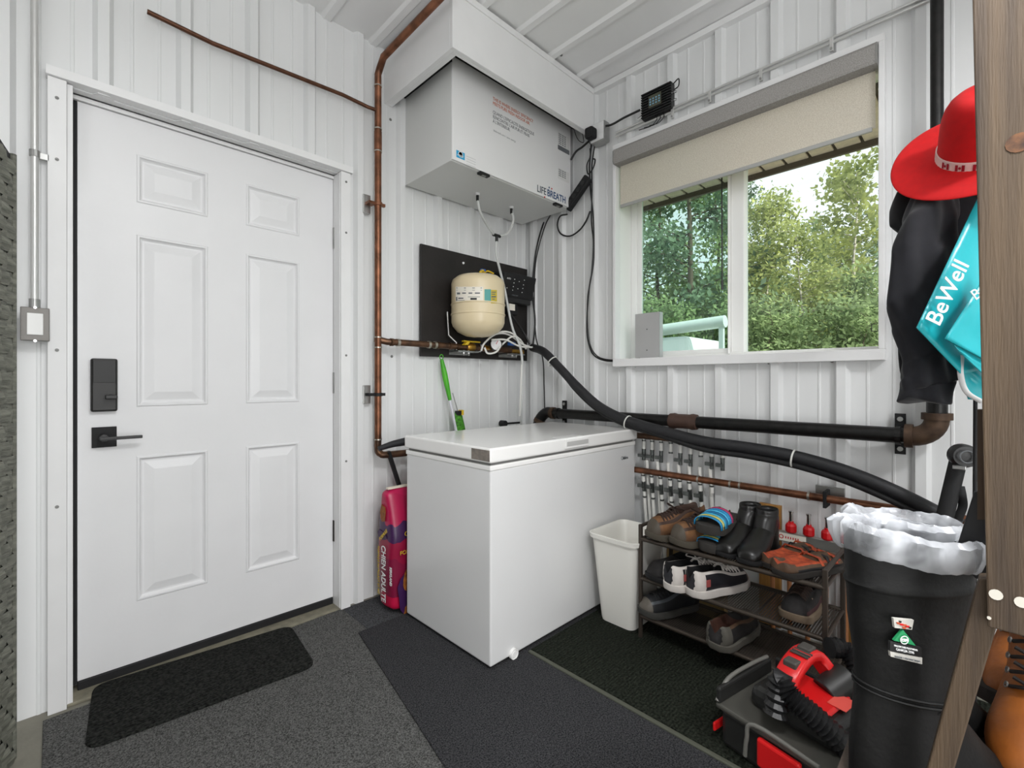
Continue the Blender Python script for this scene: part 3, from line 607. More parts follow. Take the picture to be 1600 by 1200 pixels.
# ------------------------------------------------------------------ dog food bag
bg_ = thing('pet_food_bag', 'magenta and purple bag of dry dog food leaning against the wall beside the freezer', 'bag', (1.24, 1.95, .009))
bx0, bx1, byF, byB, bz1 = 1.098, 1.42, 1.885, 2.03, .575
rings = []
for i in range(15):
    t = i/14; z = .0125+(bz1-.0125)*t
    wv = .006*math.sin(t*7)+.003*math.sin(t*19); thick = (1-.90*max(0, (t-.62)/.38)**1.3)
    if t < .05: thick *= .9
    dx = .003*math.sin(t*9+1); lean = .01*t
    yF = byF+wv*.6+lean*.8+(1-thick)*.06; yB = byB+.02*t-(1-thick)*.05
    x0 = bx0+dx+.02*max(0, t-.7); x1 = bx1
    mid = (yF+yB)/2
    rings.append([Vector(p) for p in ((x0+.001, yF+.006, z), (x0+.05, yF, z), ((x0+x1)/2, yF-.012*thick, z), (x1-.04, yF, z), (x1, mid, z), (x1-.04, yB, z), ((x0+x1)/2, yB, z), (x0+.05, yB, z), (x0+.002, yB-.008, z), (x0+.001, mid, z))])
bagm = bpy.data.materials.new('bag_print'); bagm.use_nodes = True; t_ = bagm.node_tree; p_ = t_.nodes['Principled BSDF']; p_.inputs['Roughness'].default_value = .35
tc = t_.nodes.new('ShaderNodeTexCoord'); sep = t_.nodes.new('ShaderNodeSeparateXYZ'); nz = t_.nodes.new('ShaderNodeTexNoise'); nz.inputs['Scale'].default_value = 9; t_.links.new(tc.outputs['Object'], nz.inputs[0]); t_.links.new(tc.outputs['Object'], sep.inputs[0])
ad = t_.nodes.new('ShaderNodeMath'); ad.operation = 'MULTIPLY_ADD'; ad.inputs[1].default_value = .12; t_.links.new(nz.outputs[0], ad.inputs[0]); t_.links.new(sep.outputs[2], ad.inputs[2])
rp = t_.nodes.new('ShaderNodeValToRGB'); rp.color_ramp.interpolation = 'CONSTANT'; els = rp.color_ramp.elements
els[0].position = 0; els[0].color = lin('#b8123f'); els[1].position = .13; els[1].color = lin('#7c1138')
for ps, cc in ((.30, '#8e1038'), (.40, '#3c1c4a'), (.47, '#a80f45'), (.60, '#b30f4c')):
    e = els.new(ps); e.color = lin(cc)
t_.links.new(ad.outputs[0], rp.inputs[0]); t_.links.new(rp.outputs[0], p_.inputs['Base Color'])
bo = MB().loft(rings).build('bag_body', bagm, bg_, smooth=True, sub=2)
MB().box((bx0+.02, 1.955, .570), (bx1-.01, 1.975, .579)).build('sewn_top', M('bag_white', '#e6dccb', .6), bg_, bevel=.001)
kib = M('kibble_print', '#b06a24', .6, var=.6, vscale=60, col2='#6e3a14'); pur = M('purple_print', '#3a1a4c', .4)
GX = bx0-.008; DN = (0, 0, -1); TY = (0, -1, 0)
text('CHIEN ADULTE', .052, PX(596, 851, GX), DN, TY, WTXT, bg_, sx=.72, bold=.0008)
text('FORMULE AU POULET ET RIZ', .024, PX(590, 852, GX), DN, TY, YEL, bg_, sx=.72)
text('KIRKLAND', .024, PX(609, 886, GX), DN, TY, WTXT, bg_, sx=.72, bold=.001)
text('FORMULE', .022, PX(594, 845, GX), (0, -.75, .65), (0, .65, .75), YEL, bg_, sx=.9)
FYp = byF-.012
text('FOR', .026, PY(625, 868, FYp), X_, Z_, YEL, bg_); text('C', .03, PY(632, 838, FYp), X_, Z_, YEL, bg_)
def blob(c, u, ru, rz_, mat, nm):
    pts = []
    for k in range(11):
        a = 2*math.pi*k/11; r = .75+.4*random.random(); pts.append(c+Vector(u)*math.cos(a)*ru*r+Vector((0, 0, math.sin(a)*rz_*r)))
    MB().prism(pts, (.012, .012, 0)).build(nm, mat, bg_)
blob(PX(598, 803, bx0-.001), (0, 1, 0), .028, .045, kib, 'kibble_picture'); blob(PX(596, 836, bx0-.001), (0, 1, 0), .045, .022, pur, 'purple_patch')
blob(PY(632, 925, byF-.010), (1, 0, 0), .035, .10, pur, 'purple_patch'); blob(PY(635, 908, byF-.013), (1, 0, 0), .018, .05, kib, 'kibble_picture'); blob(PY(636, 955, byF-.013), (1, 0, 0), .016, .025, kib, 'kibble_picture')
# ------------------------------------------------------------------ green mop and duster
mo = thing('flat_mop', 'mop with bright green grip and white pole leaning behind the freezer', 'mop', PY(716, 700, 2.05)*1)
m0 = PY(690, 562, 2.08); m1 = PY(703, 625, 2.07); m2 = PY(714, 680, 2.06); m3 = m2+(m2-m1)*3.2
GRN = M('lime_green', '#54b82a', .4, var=.3, vscale=12, col2='#3d9a1d')
MB().tube(smoothpath([m0, (m0*.7+m1*.3), (m0*.4+m1*.6), m1], 5), [.010, .011, .012, .0135, .0145, .015, .0155, .0155, .0155, .015, .0145, .014, .013, .012, .011, .010][:16], 12).build('grip', GRN, mo, smooth=True)
c = m0+Vector((-.001, 0, .014)); MB().tube([c+Vector((math.cos(a)*.012, 0, math.sin(a)*.014)) for a in [k*math.pi/8 for k in range(17)]], .0025, 8, cap=False).build('hanging_loop', GRN, mo, smooth=True)
MB().tube([m1, m3], .0075, 12).build('pole', M('white_pole', '#dcdce4', .3), mo, smooth=True)
du = thing('hand_brush', 'green duster with black and yellow collar beside the green mop', 'brush', PY(720, 690, 2.05)*1)
u0 = PY(709, 628, 2.09); u1 = PY(716, 645, 2.08); u2 = PY(722, 690, 2.07)
MB().tube([u0+Vector((-.008, 0, .05)), u1], .003, 8).build('wire_handle', ZINC, du)
MB().box((u1.x-.02, 2.055, u1.z-.012), (u1.x+.004, 2.085, u1.z+.012)).build('collar', BLK, du); MB().box((u1.x+.005, 2.055, u1.z-.012), (u1.x+.02, 2.085, u1.z+.016)).build('collar_ring', YEL, du)
mb = MB(); rr = []
for i in range(9):
    t = i/8; c = u1*(1-t)+(u2+(u2-u1)*.8)*t; rr.append([c+Vector((math.cos(a)*(.018+.017*math.sin(math.pi*min(1, t*.8+.1))), math.sin(a)*.014, .004*math.sin(a*3+i))) for a in [2*math.pi*k/12 for k in range(12)]])
mb.loft(rr).build('bristle_head', M('green_fibre', '#57ad2c', .7, var=.6, vscale=70, col2='#24540f', bump=1, bscale=60), du, smooth=True)

# ------------------------------------------------------------------ black gas pipe along window wall
gp = thing('gas_pipe', 'thick black iron pipe running along the window wall with rusty elbow', 'pipe', (2.17, 1.2, .883))
XP, ZP = 2.17, .884
ye = PX(1440, 681, XP).y; ys = PX(858, 646, XP).y
MB().tube([(XP, ys-.02, ZP), (XP, ye+.02, ZP)], .0285, 20).build('pipe', BIRON, gp, smooth=True)
yc = PX(1068, 657, XP).y
MB().lathe([(.0285, -.07), (.036, -.066), (.039, -.045), (.035, -.03), (.035, .03), (.039, .045), (.036, .066), (.0285, .07)], (XP, yc, ZP), (0, 1, 0), 20).build('coupling', M('brown_coupling', '#4b352b', .6, var=.3, vscale=30), gp, smooth=True)
yv = PX(1464, 640, XP).y
arc = [Vector((XP, yv, ZP+.07))+Vector((0, .07-.07*math.sin(0) if False else 0, 0)) for _ in range(0)]
e0 = [Vector((XP, yv+.065-.065*math.sin(a), ZP+.065-.065*math.cos(a))) for a in [k*math.pi/16 for k in range(9)]]
MB().tube([Vector((XP, yv+.075, ZP))]+e0+[Vector((XP, yv, ZP+.075))], .034, 18).tube([(XP, yv+.085, ZP), (XP, yv+.062, ZP)], .042, 18).tube([(XP, yv, ZP+.062), (XP, yv, ZP+.085)], .042, 18).build('elbow', RIRON, gp, smooth=True)
MB().tube([(XP, yv, ZP+.07), (XP, yv, 1.35)], .0285, 18).build('pipe', BIRON, gp, smooth=True)
MB().lathe([(.0285, -.04), (.036, -.035), (.036, .01), (.019, .04)], (XP, yv, 1.38), (0, 0, 1), 18).build('reducer', BIRON, gp, smooth=True)
MB().tube([(XP, yv, 1.38), (XP, yv, ZC-.02)], .018, 16).build('pipe', BIRON, gp, smooth=True)
# start elbows near corner
sA = Vector((XP, ys, ZP)); MB().tube(smoothpath([sA+Vector((0, -.03, 0)), sA+Vector((0, .02, 0)), sA+Vector((-.01, .06, -.035)), sA+Vector((-.02, .075, -.09)), sA+Vector((-.02, .075, -.2))], 5), .033, 16).build('elbow', BIRON, gp, smooth=True)
MB().tube([sA+Vector((0, -.02, 0)), sA+Vector((0, -.045, 0))], .036, 16).build('elbow_collar', RIRON, gp, smooth=True)
MB().tube([sA+Vector((-.012, .062, -.045)), sA+Vector((-.018, .07, -.065))], .037, 16).build('elbow_collar', RIRON, gp, smooth=True)
for i, px in enumerate((1408, 886)):
    y = PX(px, 672, XW).y
    t = thing('pipe_bracket', ('black wall bracket on the iron pipe near the rusty elbow', 'black wall bracket on the iron pipe above the freezer corner')[i], 'bracket', (XW-.02, y, ZP))
    MB().box((XW-.027, y-.016, ZP-.075), (XW-.02, y+.016, ZP+.075)).box((XW-.06, y-.006, ZP-.034), (XW-.027, y+.006, ZP-.026)).build('plate', BLKM, t, bevel=.001)
    MB().lathe([(.0286, -.008), (.033, -.008), (.033, .008), (.0286, .008)], (XP, y, ZP), (0, 1, 0), 18).build('strap', BIRON, t)
    for dz in (-.055, .055): MB().tube([(XW-.028, y, ZP+dz), (XW-.033, y, ZP+dz)], .009, 8).build('bolt', ZINC, t)
# small stub wheel behind freezer
pw = PY(788, 662, 2.08); tag(MB().tube([(pw.x, 2.11, pw.z), (pw.x, 2.07, pw.z)], .02, 14).tube([pw, pw+Vector((.15, 0, -.002))], .006, 8).build('valve_knob', BLKM, smooth=True), 'small black valve knob just above the back edge of the freezer', 'valve')

# ------------------------------------------------------------------ insulated hoses
def PXs(pts, X=2.13): return [PX(a, b, X) for a, b in pts]
hp = [PY(832, 543, 2.02), PX(850, 550, 2.11), PX(872, 572, 2.11), PX(900, 602, 2.108), PX(935, 634, 2.108), PX(975, 655, 2.108), PX(1030, 672, 2.108), PX(1100, 690, 2.108), PX(1170, 700, 2.108), PX(1240, 713, 2.108), PX(1310, 733, 2.108), PX(1370, 756, 2.108), PX(1430, 784, 2.11), PX(1500, 822, 2.10)]
hi = thing('insulated_hose', 'long black insulated hose pair sagging across the window wall with white ties', 'hose', PX(1100, 690, 2.13))
MB().tube(smoothpath(hp), .025, 16).build('hose', RUB, hi, smooth=True)
hp2 = [p+Vector((-.004 if i > 2 else .0, 0, (-.004 if i < 3 else -.028-(-.005 if i < 7 else .006)))) for i, p in enumerate(hp)]
MB().tube(smoothpath(hp2), .013, 12).build('hose', BLKM, hi, smooth=True)
def ring_on(path, px, r, nm='cable_tie', mat=ZIP):
    S = smoothpath(path); best = min(range(1, len(S)-1), key=lambda i: abs(px_of(S[i])-px)); t = (S[best+1]-S[best-1]).normalized()
    return MB().lathe([(r, -.003), (r+.003, -.003), (r+.003, .003), (r, .003)], S[best]+Vector((0, 0, -.008)), t, 18).build(nm, mat, hi)
def px_of(p):
    a = p.x*UX-p.y*UY; s = p.x*UY+p.y*UX; return 800+F*a/s
for px in (862, 980, 1236): ring_on(hp, px, .033)

# ------------------------------------------------------------------ cables in the corner
def cable(name, pts, r, lab, cat='cable', mat=BLK, grp=None):
    return tag(MB().tube(smoothpath(pts, 6), r, 8).build(name, mat, smooth=True), lab, cat, grp)
XC = 2.222
cable('power_cable', [PX(924, 225, XC), PX(921, 262, XC), PX(923, 300, XC), PX(927, 340, XC), PX(928, 395, XC), PX(926, 420, XC), PX(920, 455, XC), PX(917, 505, XC), PX(919, 533, XC), PX(928, 555, XC), PX(950, 564, XC), PX(985, 561, 2.215)], .0045, 'black cable running down the window wall to the sill, left strand of a pair', 'cable')
cable('power_cable', [PX(930, 222, XC), PX(925, 258, XC), PX(925, 300, XC-.008), PX(924, 345, XC), PX(927, 380, XC-.01), PX(924, 430, XC-.006), PX(918, 470, XC-.006), PX(920, 530, XC-.006), PX(934, 557, XC-.006), PX(965, 563, XC-.004), PX(1000, 560, 2.213)], .0038, 'black cable running down the window wall to the sill, right strand of a pair', 'cable')
cable('looped_cable', [PX(886, 335, 2.16), PX(875, 338, 2.2), PX(871, 352, 2.22), PX(876, 365, 2.23), PX(890, 369, 2.23), PX(905, 360, 2.22), PX(916, 345, 2.22), PX(922, 330, XC)], .005, 'black cable looping just below the right corner of the ventilator unit')
cable('hanging_cable', [PY(855, 336, 2.12), PX(848, 352, 2.225), PX(840, 380, 2.225), PX(835, 410, 2.225), PX(832, 455, 2.225), PX(836, 500, 2.225), PX(833, 540, 2.225)], .0055, 'black cable hanging in the room corner, left of two')
cable('hanging_cable', [PX(860, 336, 2.2), PX(852, 352, 2.22), PX(842, 385, 2.22), PX(836, 420, 2.23), PX(835, 480, 2.235), PX(838, 530, 2.23), PX(848, 560, 2.22), PX(850, 600, 2.22), PX(851, 640, 2.22)], .004, 'thin black cable hanging in the room corner and reaching the iron pipe')
cable('thin_wire', [PX(896, 200, 2.17), PX(903, 218, 2.2), PX(912, 222, 2.2), PX(908, 205, 2.2), PX(898, 198, 2.2), PX(915, 212, 2.22), PX(922, 225, 2.22)], .002, 'thin black wire curled behind the right side of the ventilator unit')
cable('antenna_cable', [PX(1000, 172, 2.20), PX(975, 184, 2.2), PX(955, 195, 2.2), PX(935, 200, 2.2), PX(925, 215, 2.2), PX(912, 228, 2.2), PX(900, 237, 2.2), PX(892, 250, 2.19)], .006, 'thick black cable from the finned booster down to the ventilator corner')
cable('coil_cable', [PX(926, 248, 2.2), PX(930, 250, 2.2), PX(927, 262, 2.19), PX(919, 272, 2.19), PX(917, 258, 2.19), PX(922, 245, 2.2), PX(922, 232, 2.2)], .004, 'small black cable loop above the black power strip')
# power strip
ps = thing('power_strip', 'black power strip hanging diagonally beside the ventilator unit', 'power strip', PX(905, 305, 2.19))
s0, s1 = PX(886, 327, 2.19), PX(920, 277, 2.2); d = (s1-s0).normalized(); sd = Vector((0, 0, 1)).cross(d)
nrm = Vector((-1, 0, 0)); wv = d.cross(nrm).normalized()
def obox(mb, a, b, w_, t_): 
    d = (b-a).normalized(); u = d.cross(nrm).normalized()*w_/2; v = u.cross(d).normalized()*t_/2
    return mb.hexa([a-u-v, a+u-v, a+u+v, a-u+v], [b-u-v, b+u-v, b+u+v, b-u+v])
obox(MB(), s0, s1, .055, .035).build('strip_body', BLKM, ps, bevel=.008)
for k in range(4):
    c = s0+(s1-s0)*(.2+.2*k); MB().tube([c+nrm*.017, c+nrm*.0195], .014, 14).build('socket', BLK, ps)
# outlet box with plug
ob = thing('outlet_box', 'grey metal outlet box with a black plug above the window corner', 'outlet', PX(945, 212, 2.22))
c = PX(942, 212, XW-.02); MB().box((XW-.07, c.y-.045, c.z-.055), (XW-.019, c.y+.045, c.z+.055)).build('box', ZINC, ob, bevel=.004)
MB().box((XW-.075, c.y-.04, c.z-.048), (XW-.07, c.y+.045, c.z+.05)).build('cover_plate', TRIM, ob, bevel=.002)
MB().box((XW-.13, c.y-.002, c.z-.04), (XW-.075, c.y+.05, c.z+.02)).build('plug', BLKM, ob, bevel=.01)
# booster
bs = thing('signal_booster', 'black finned electronic box with small lights above the window', 'electronic box', PX(1028, 157, 2.2))
z0, z1 = PX(1003, 188, 2.2).z, PX(1003, 149, 2.2).z; y0, y1 = PX(1049, 170, 2.2).y, PX(1003, 170, 2.2).y
MB().box((2.20, y0, z0), (2.236, y1, z1)).build('housing', BLK, bs, bevel=.002)
mb = MB()
for k in range(10):
    z = z0+(z1-z0)*(k+.3)/10; mb.box((2.19, y0, z), (2.2, y1, z+(z1-z0)*.045))
mb.build('cooling_fins', BLKM, bs)
MB().box((2.186, y0+(y1-y0)*.3, z0+(z1-z0)*.28), (2.1905, y0+(y1-y0)*.72, z0+(z1-z0)*.75)).build('display', M('display_olive', '#4a4a3c', .35), bs)
for i in range(4):
    for j in range(3):
        y = y0+(y1-y0)*(.36+.1*i); z = z0+(z1-z0)*(.4+.1*j); MB().cbox((2.1855, y, z), (.0012, .008, .006)).build('indicator_light', M('led_pale', '#7fb6d4', .3), bs)
for f_ in (.3, .6): MB().tube([(2.215, y0, z0+(z1-z0)*f_), (2.215, y0-.02, z0+(z1-z0)*f_)], .006, 8).build('antenna_port', CHR, bs)
MB().tube([(2.215, y1, z0+.03), (2.215, y1+.03, z0+.022)], .008, 10).build('antenna_port', CHR, bs)
MB().tube(smoothpath([(2.215, y0, z1-.01), (2.215, y0-.03, z1+.005), (2.215, y0-.03, z1-.03), (2.215, y0-.006, z1-.04)]), .003, 8).build('loop_lead', BLK, bs, smooth=True)
for k in range(3):
    MB().tube(smoothpath([(2.21, y0+.05+.02*k, z0), (2.2, y0+.04+.02*k, z0-.03), (2.2, y0+.07+.02*k, z0-.05), (2.2, y0+.12+.03*k, z0-.045)]), .0022, 6).build('lead', BLK, bs, smooth=True)
# conduit along window head
cd = thing('wall_conduit', 'thin galvanised conduit pair running above the window toward the outlet box', 'conduit', PX(1150, 130, 2.225))
for dz in (0, .018):
    pA = PX(962, 212, 2.225)+Vector((0, 0, dz-.004)); MB().tube([pA, Vector((2.225, -.3, pA.z))], .0062, 10).build('conduit', GALV, cd, smooth=True)
for px in (1052, 1110, 1190, 1300):
    p = PX(px, 150, 2.23); z = PX(962, 212, 2.225).z
    MB().box((2.216, p.y-.007, z-.04), (2.2295, p.y+.007, z+.012)).build('conduit_strap', GALV, cd, bevel=.002); MB().tube([(2.2165, p.y, z-.032), (2.211, p.y, z-.032)], .005, 6).build('strap_screw', ZINC, cd)

# ------------------------------------------------------------------ light switch with conduit
sw = thing('light_switch', 'surface mounted grey metal light switch box left of the door', 'switch', PY(52, 505, 2.1))
a = PY(32, 479, 2.082); b = PY(77, 533, 2.082)
MB().box((a.x, 2.088, b.z), (b.x, YW-.019, a.z)).build('box', ZINC, sw, bevel=.006)
MB().box((a.x-.001, 2.083, b.z-.001), (b.x+.001, 2.088, a.z+.001)).build('cover_plate', M('brushed_steel', '#7d7a76', .45, metal=.35), sw, bevel=.004)
cx, cz = (a.x+b.x)/2, (a.z+b.z)/2
ro = MB().box((cx-.018, 2.079, cz-.034), (cx+.018, 2.083, cz+.034)).build('rocker', PVC, sw, bevel=.002)
for dz in (-.052, .052): MB().tube([(cx, 2.083, cz+dz), (cx, 2.081, cz+dz)], .004, 8).build('cover_screw', CHR, sw)
ct = thing('switch_conduit', 'galvanised conduit rising from the light switch box beside the door', 'conduit', (cx, 2.11, a.z))
xt = PY(54, 300, 2.11).x
MB().tube([(xt, 2.11, a.z), (xt, 2.11, a.z+.10), (xt-.0, 2.11, ZC-.02)], .0095, 12).build('conduit', GALV, ct, smooth=True)
MB().tube([(xt, 2.11, a.z), (xt, 2.11, a.z+.03)], .013, 12).build('connector', ZINC, ct, smooth=True)
z = PY(54, 240, 2.11).z; MB().tube([(xt, 2.11, z-.01), (xt, 2.11, z+.01)], .0125, 12).box((xt, 2.118, z-.009), (xt+.032, 2.13, z+.009)).build('strap', ZINC, ct)

# ------------------------------------------------------------------ woven locker at left edge
wvn = thing('woven_screen', 'dark grey woven rattan screen panel standing at the left edge', 'screen', (-.09, 1.5, 0))
Ew = PD(20, 241, 1.33); top = Ew.z; ang = math.atan2(UX, UY)-math.pi/2
v0 = Vector((Ew.x, Ew.y, 0)); dirv = ray(247, 595); dirv.z = 0; dirv = -dirv.normalized(); perp = Vector((-dirv.y, dirv.x, 0))   # toward viewer, outward
if perp.x > 0: perp = -perp
LW = 1.45
MB().hexa([v0+perp*.004, v0+dirv*LW+perp*.004, v0+dirv*LW+perp*.05, v0+perp*.05], [p+Vector((0, 0, top-.004)) for p in (v0+perp*.004, v0+dirv*LW+perp*.004, v0+dirv*LW+perp*.05, v0+perp*.05)]).build('screen_core', BLKM, wvn)
mb = MB(); cw, ch = .058, .046; ncol = int(LW/cw); nrow = int(top/ch)
for i in range(ncol):
    for j in range(nrow):
        over = (i+j) % 2 == 0; c = v0+dirv*(cw*(i+.5))+Vector((0, 0, ch*(j+.5)))
        pr = []
        for u, v, hgt in ((-1, -1, -.002), (0, -1, .010), (1, -1, -.002), (-1, 0, .0), (0, 0, .015), (1, 0, .0), (-1, 1, -.002), (0, 1, .010), (1, 1, -.002)):
            if not over: hgt = hgt if u == 0 or v != 0 else hgt
            du, dv = (.60*cw, .41*ch) if over else (.38*cw, .60*ch)
            if not over: hgt = hgt*.55
            pr.append(c+dirv*u*du+Vector((0, 0, v*dv))-perp*(hgt-.003))
        mb.add(pr, [(0, 1, 4, 3), (1, 2, 5, 4), (3, 4, 7, 6), (4, 5, 8, 7)])
mb.build('weave', M('rattan_grey', '#85867a', .6, var=.45, vscale=14, col2='#55564d', bump=.6, bscale=60, stretch=(1, 1, 6)), wvn)
MB().tube([v0+Vector((0, 0, 0)), v0+Vector((0, 0, top))], .008, 8).build('edge_post', M('rattan_grey'), wvn)

# ------------------------------------------------------------------ wastebasket
wb = thing('wastebasket', 'empty white plastic wastebasket between the freezer and the shoe rack', 'bin', (1.83, 1.13, .018))
def rrect(cx, cy, w_, d_, r, z, n=5):
    out = []
    for (sx, sy, a0) in ((1, 1, 0), (-1, 1, 90), (-1, -1, 180), (1, -1, 270)):
        for k in range(n+1):
            a = math.radians(a0+90*k/n); out.append(Vector((cx+sx*(w_/2-r)+r*math.cos(a), cy+sy*(d_/2-r)+r*math.sin(a), z)))
    return out
bcx, bcy = 1.845, 1.125; zt = PX(930, 838, 1.71).z if False else .405
mb = MB(); mb.loft([rrect(bcx, bcy, .20, .165, .03, .018), rrect(bcx, bcy, .205, .17, .03, .03), rrect(bcx, bcy, .27, .225, .035, zt-.02), rrect(bcx, bcy, .29, .245, .04, zt-.018), rrect(bcx, bcy, .295, .25, .04, zt), rrect(bcx, bcy, .28, .235, .035, zt+.001), rrect(bcx, bcy, .262, .217, .033, zt-.02), rrect(bcx, bcy, .195, .16, .03, .024)], cap=True)
mb.build('bin_shell', M('bin_white', '#e9e7e0', .4), wb, smooth=True)

# ------------------------------------------------------------------ shoe rack
rk = thing('shoe_rack', 'brown metal four-post shoe rack with mesh shelves under the manifold', 'rack', (1.87, .67, .017))
RX0, RX1, RY0, RY1 = 1.738, 2.005, .352, 1.0
RM = M('rack_metal', '#4a423b', .4, metal=.5)
posts = ((RX0, RY0), (RX0, RY1), (RX1, RY0), (RX1, RY1))
for x, y in posts: MB().box((x-.0075, y-.0075, .017), (x+.0075, y+.0075, .485)).build('post', RM, rk, bevel=.003)
for y in (RY0, RY1): MB().tube([(RX0, y, .478), (RX1, y, .478)], .0075, 10).build('side_rail', RM, rk, smooth=True)
meshm = bpy.data.materials.new('wire_mesh'); meshm.use_nodes = True; g = meshm.node_tree; p_ = g.nodes['Principled BSDF']; p_.inputs['Base Color'].default_value = lin('#4a443e'); p_.inputs['Metallic'].default_value = .4; p_.inputs['Roughness'].default_value = .5
tc = g.nodes.new('ShaderNodeTexCoord'); mpn = g.nodes.new('ShaderNodeMapping'); mpn.inputs['Scale'].default_value = (170, 170, 170); mpn.inputs['Rotation'].default_value = (0, 0, math.radians(45))
ck_ = g.nodes.new('ShaderNodeTexChecker'); ck_.inputs['Scale'].default_value = 1; g.links.new(tc.outputs['Object'], mpn.inputs[0]); g.links.new(mpn.outputs[0], ck_.inputs[0])
mr = g.nodes.new('ShaderNodeMapRange'); mr.inputs[3].default_value = 1; mr.inputs[4].default_value = .12; g.links.new(ck_.outputs['Fac'], mr.inputs[0]); g.links.new(mr.outputs[0], p_.inputs['Alpha'])
SZ = (.425, .262, .105)
for z in SZ:
    s_ = MB(); s_.tube([(RX0, RY0, z), (RX0, RY1, z)], .0085, 10); s_.tube([(RX1, RY0, z), (RX1, RY1, z)], .0085, 10); s_.tube([(RX0, RY0, z), (RX1, RY0, z)], .006, 8); s_.tube([(RX0, RY1, z), (RX1, RY1, z)], .006, 8)
    for f_ in (.33, .66): s_.tube([(RX0, RY0+(RY1-RY0)*f_, z-.004), (RX1, RY0+(RY1-RY0)*f_, z-.004)], .003, 6)
    so = s_.build('shelf', RM, rk, smooth=True); MB().box((RX0, RY0, z-.001), (RX1, RY1, z+.0005)).build('mesh_panel', meshm, so)

# ------------------------------------------------------------------ footwear
def shoe_mesh(L, W, hs, hc, nsec=13, ankle=.42):
    """upper: sections from heel (x=0) to toe (x=L). hs/hc: functions t->rim height / centre height"""
    rings = []
    for i in range(nsec):
        t = i/(nsec-1); x = L*(.015+.97*t)
        w_ = W/2*(.62+.42*math.sin(math.pi*min(1, .18+t*.75))**1.0) if t < .85 else W/2*(1.0*math.sqrt(max(.04, 1-((t-.72)/.30)**2)))
        w_ *= (.72 if t == 0 else 1)*(1-.12*math.exp(-((t-.38)/.13)**2))
        a, b = hs(t), hc(t); z0 = 0
        rings.append([Vector(p) for p in ((x, -w_*.8, z0), (x, -w_, a*.18), (x, -w_*.98, a*.5), (x, -w_*.82, a*.86), (x, -w_*.62, a), (x, -w_*.5, a*.6+b*.4), (x, -w_*.28, b), (x, w_*.28, b), (x, w_*.5, a*.6+b*.4), (x, w_*.62, a), (x, w_*.82, a*.86), (x, w_*.98, a*.5), (x, w_, a*.18), (x, w_*.8, z0))])
    return rings
def sole_mesh(L, W, h, flare=.004, toe=.012):
    mb = MB(); pts = []
    n = 22
    def half(t): return W/2*(.60+.44*math.sin(math.pi*min(1, .16+t*.76))) if t < .8 else W/2*1.03*math.sqrt(max(0, 1-((t-.74)/.27)**2))
    outl = []
    for i in range(n+1): t = i/n; outl.append((L*t, (half(t)*(1-.10*math.exp(-((t-.4)/.13)**2))*(math.sqrt(min(1, t*9+.12))))+flare))
    loop = [(x, y) for x, y in outl]+[(x, -y) for x, y in reversed(outl)]
    def ring(z, k): return [Vector((L/2+(x-L/2)*k, y*k, z+toe*max(0, (x/L-.72)/.28)**2)) for x, y in loop]
    mb.loft([ring(0, .97), ring(h*.3, 1.0), ring(h, 1.0), ring(h*1.05, .96)])
    return mb
def place(name, label, cat, toe, heel, z, L, grp=None):
    a = PZ(toe[0], toe[1], z); b = PZ(heel[0], heel[1], z); d = (a-b); d.z = 0; m = (a+b)/2; d.normalize()
    loc = m-d*L/2; loc.z = z
    return thing(name, label, cat, loc, math.atan2(d.y, d.x), grp), loc
def placeW(name, label, cat, toe, dirdeg, z, L, grp=None):
    d = Vector((math.cos(math.radians(dirdeg)), math.sin(math.radians(dirdeg)), 0)); loc = Vector((toe[0], toe[1], z))-d*L
    return thing(name, label, cat, loc, math.radians(dirdeg), grp)
def sig(x): return 1/(1+math.exp(-x))
def low(h0, h1): return (lambda t: h0+(h1-h0)*sig((t-.58)/.07)*1.0-(.02 if t > .97 else 0)+.018*math.exp(-((t)/.08)**2))
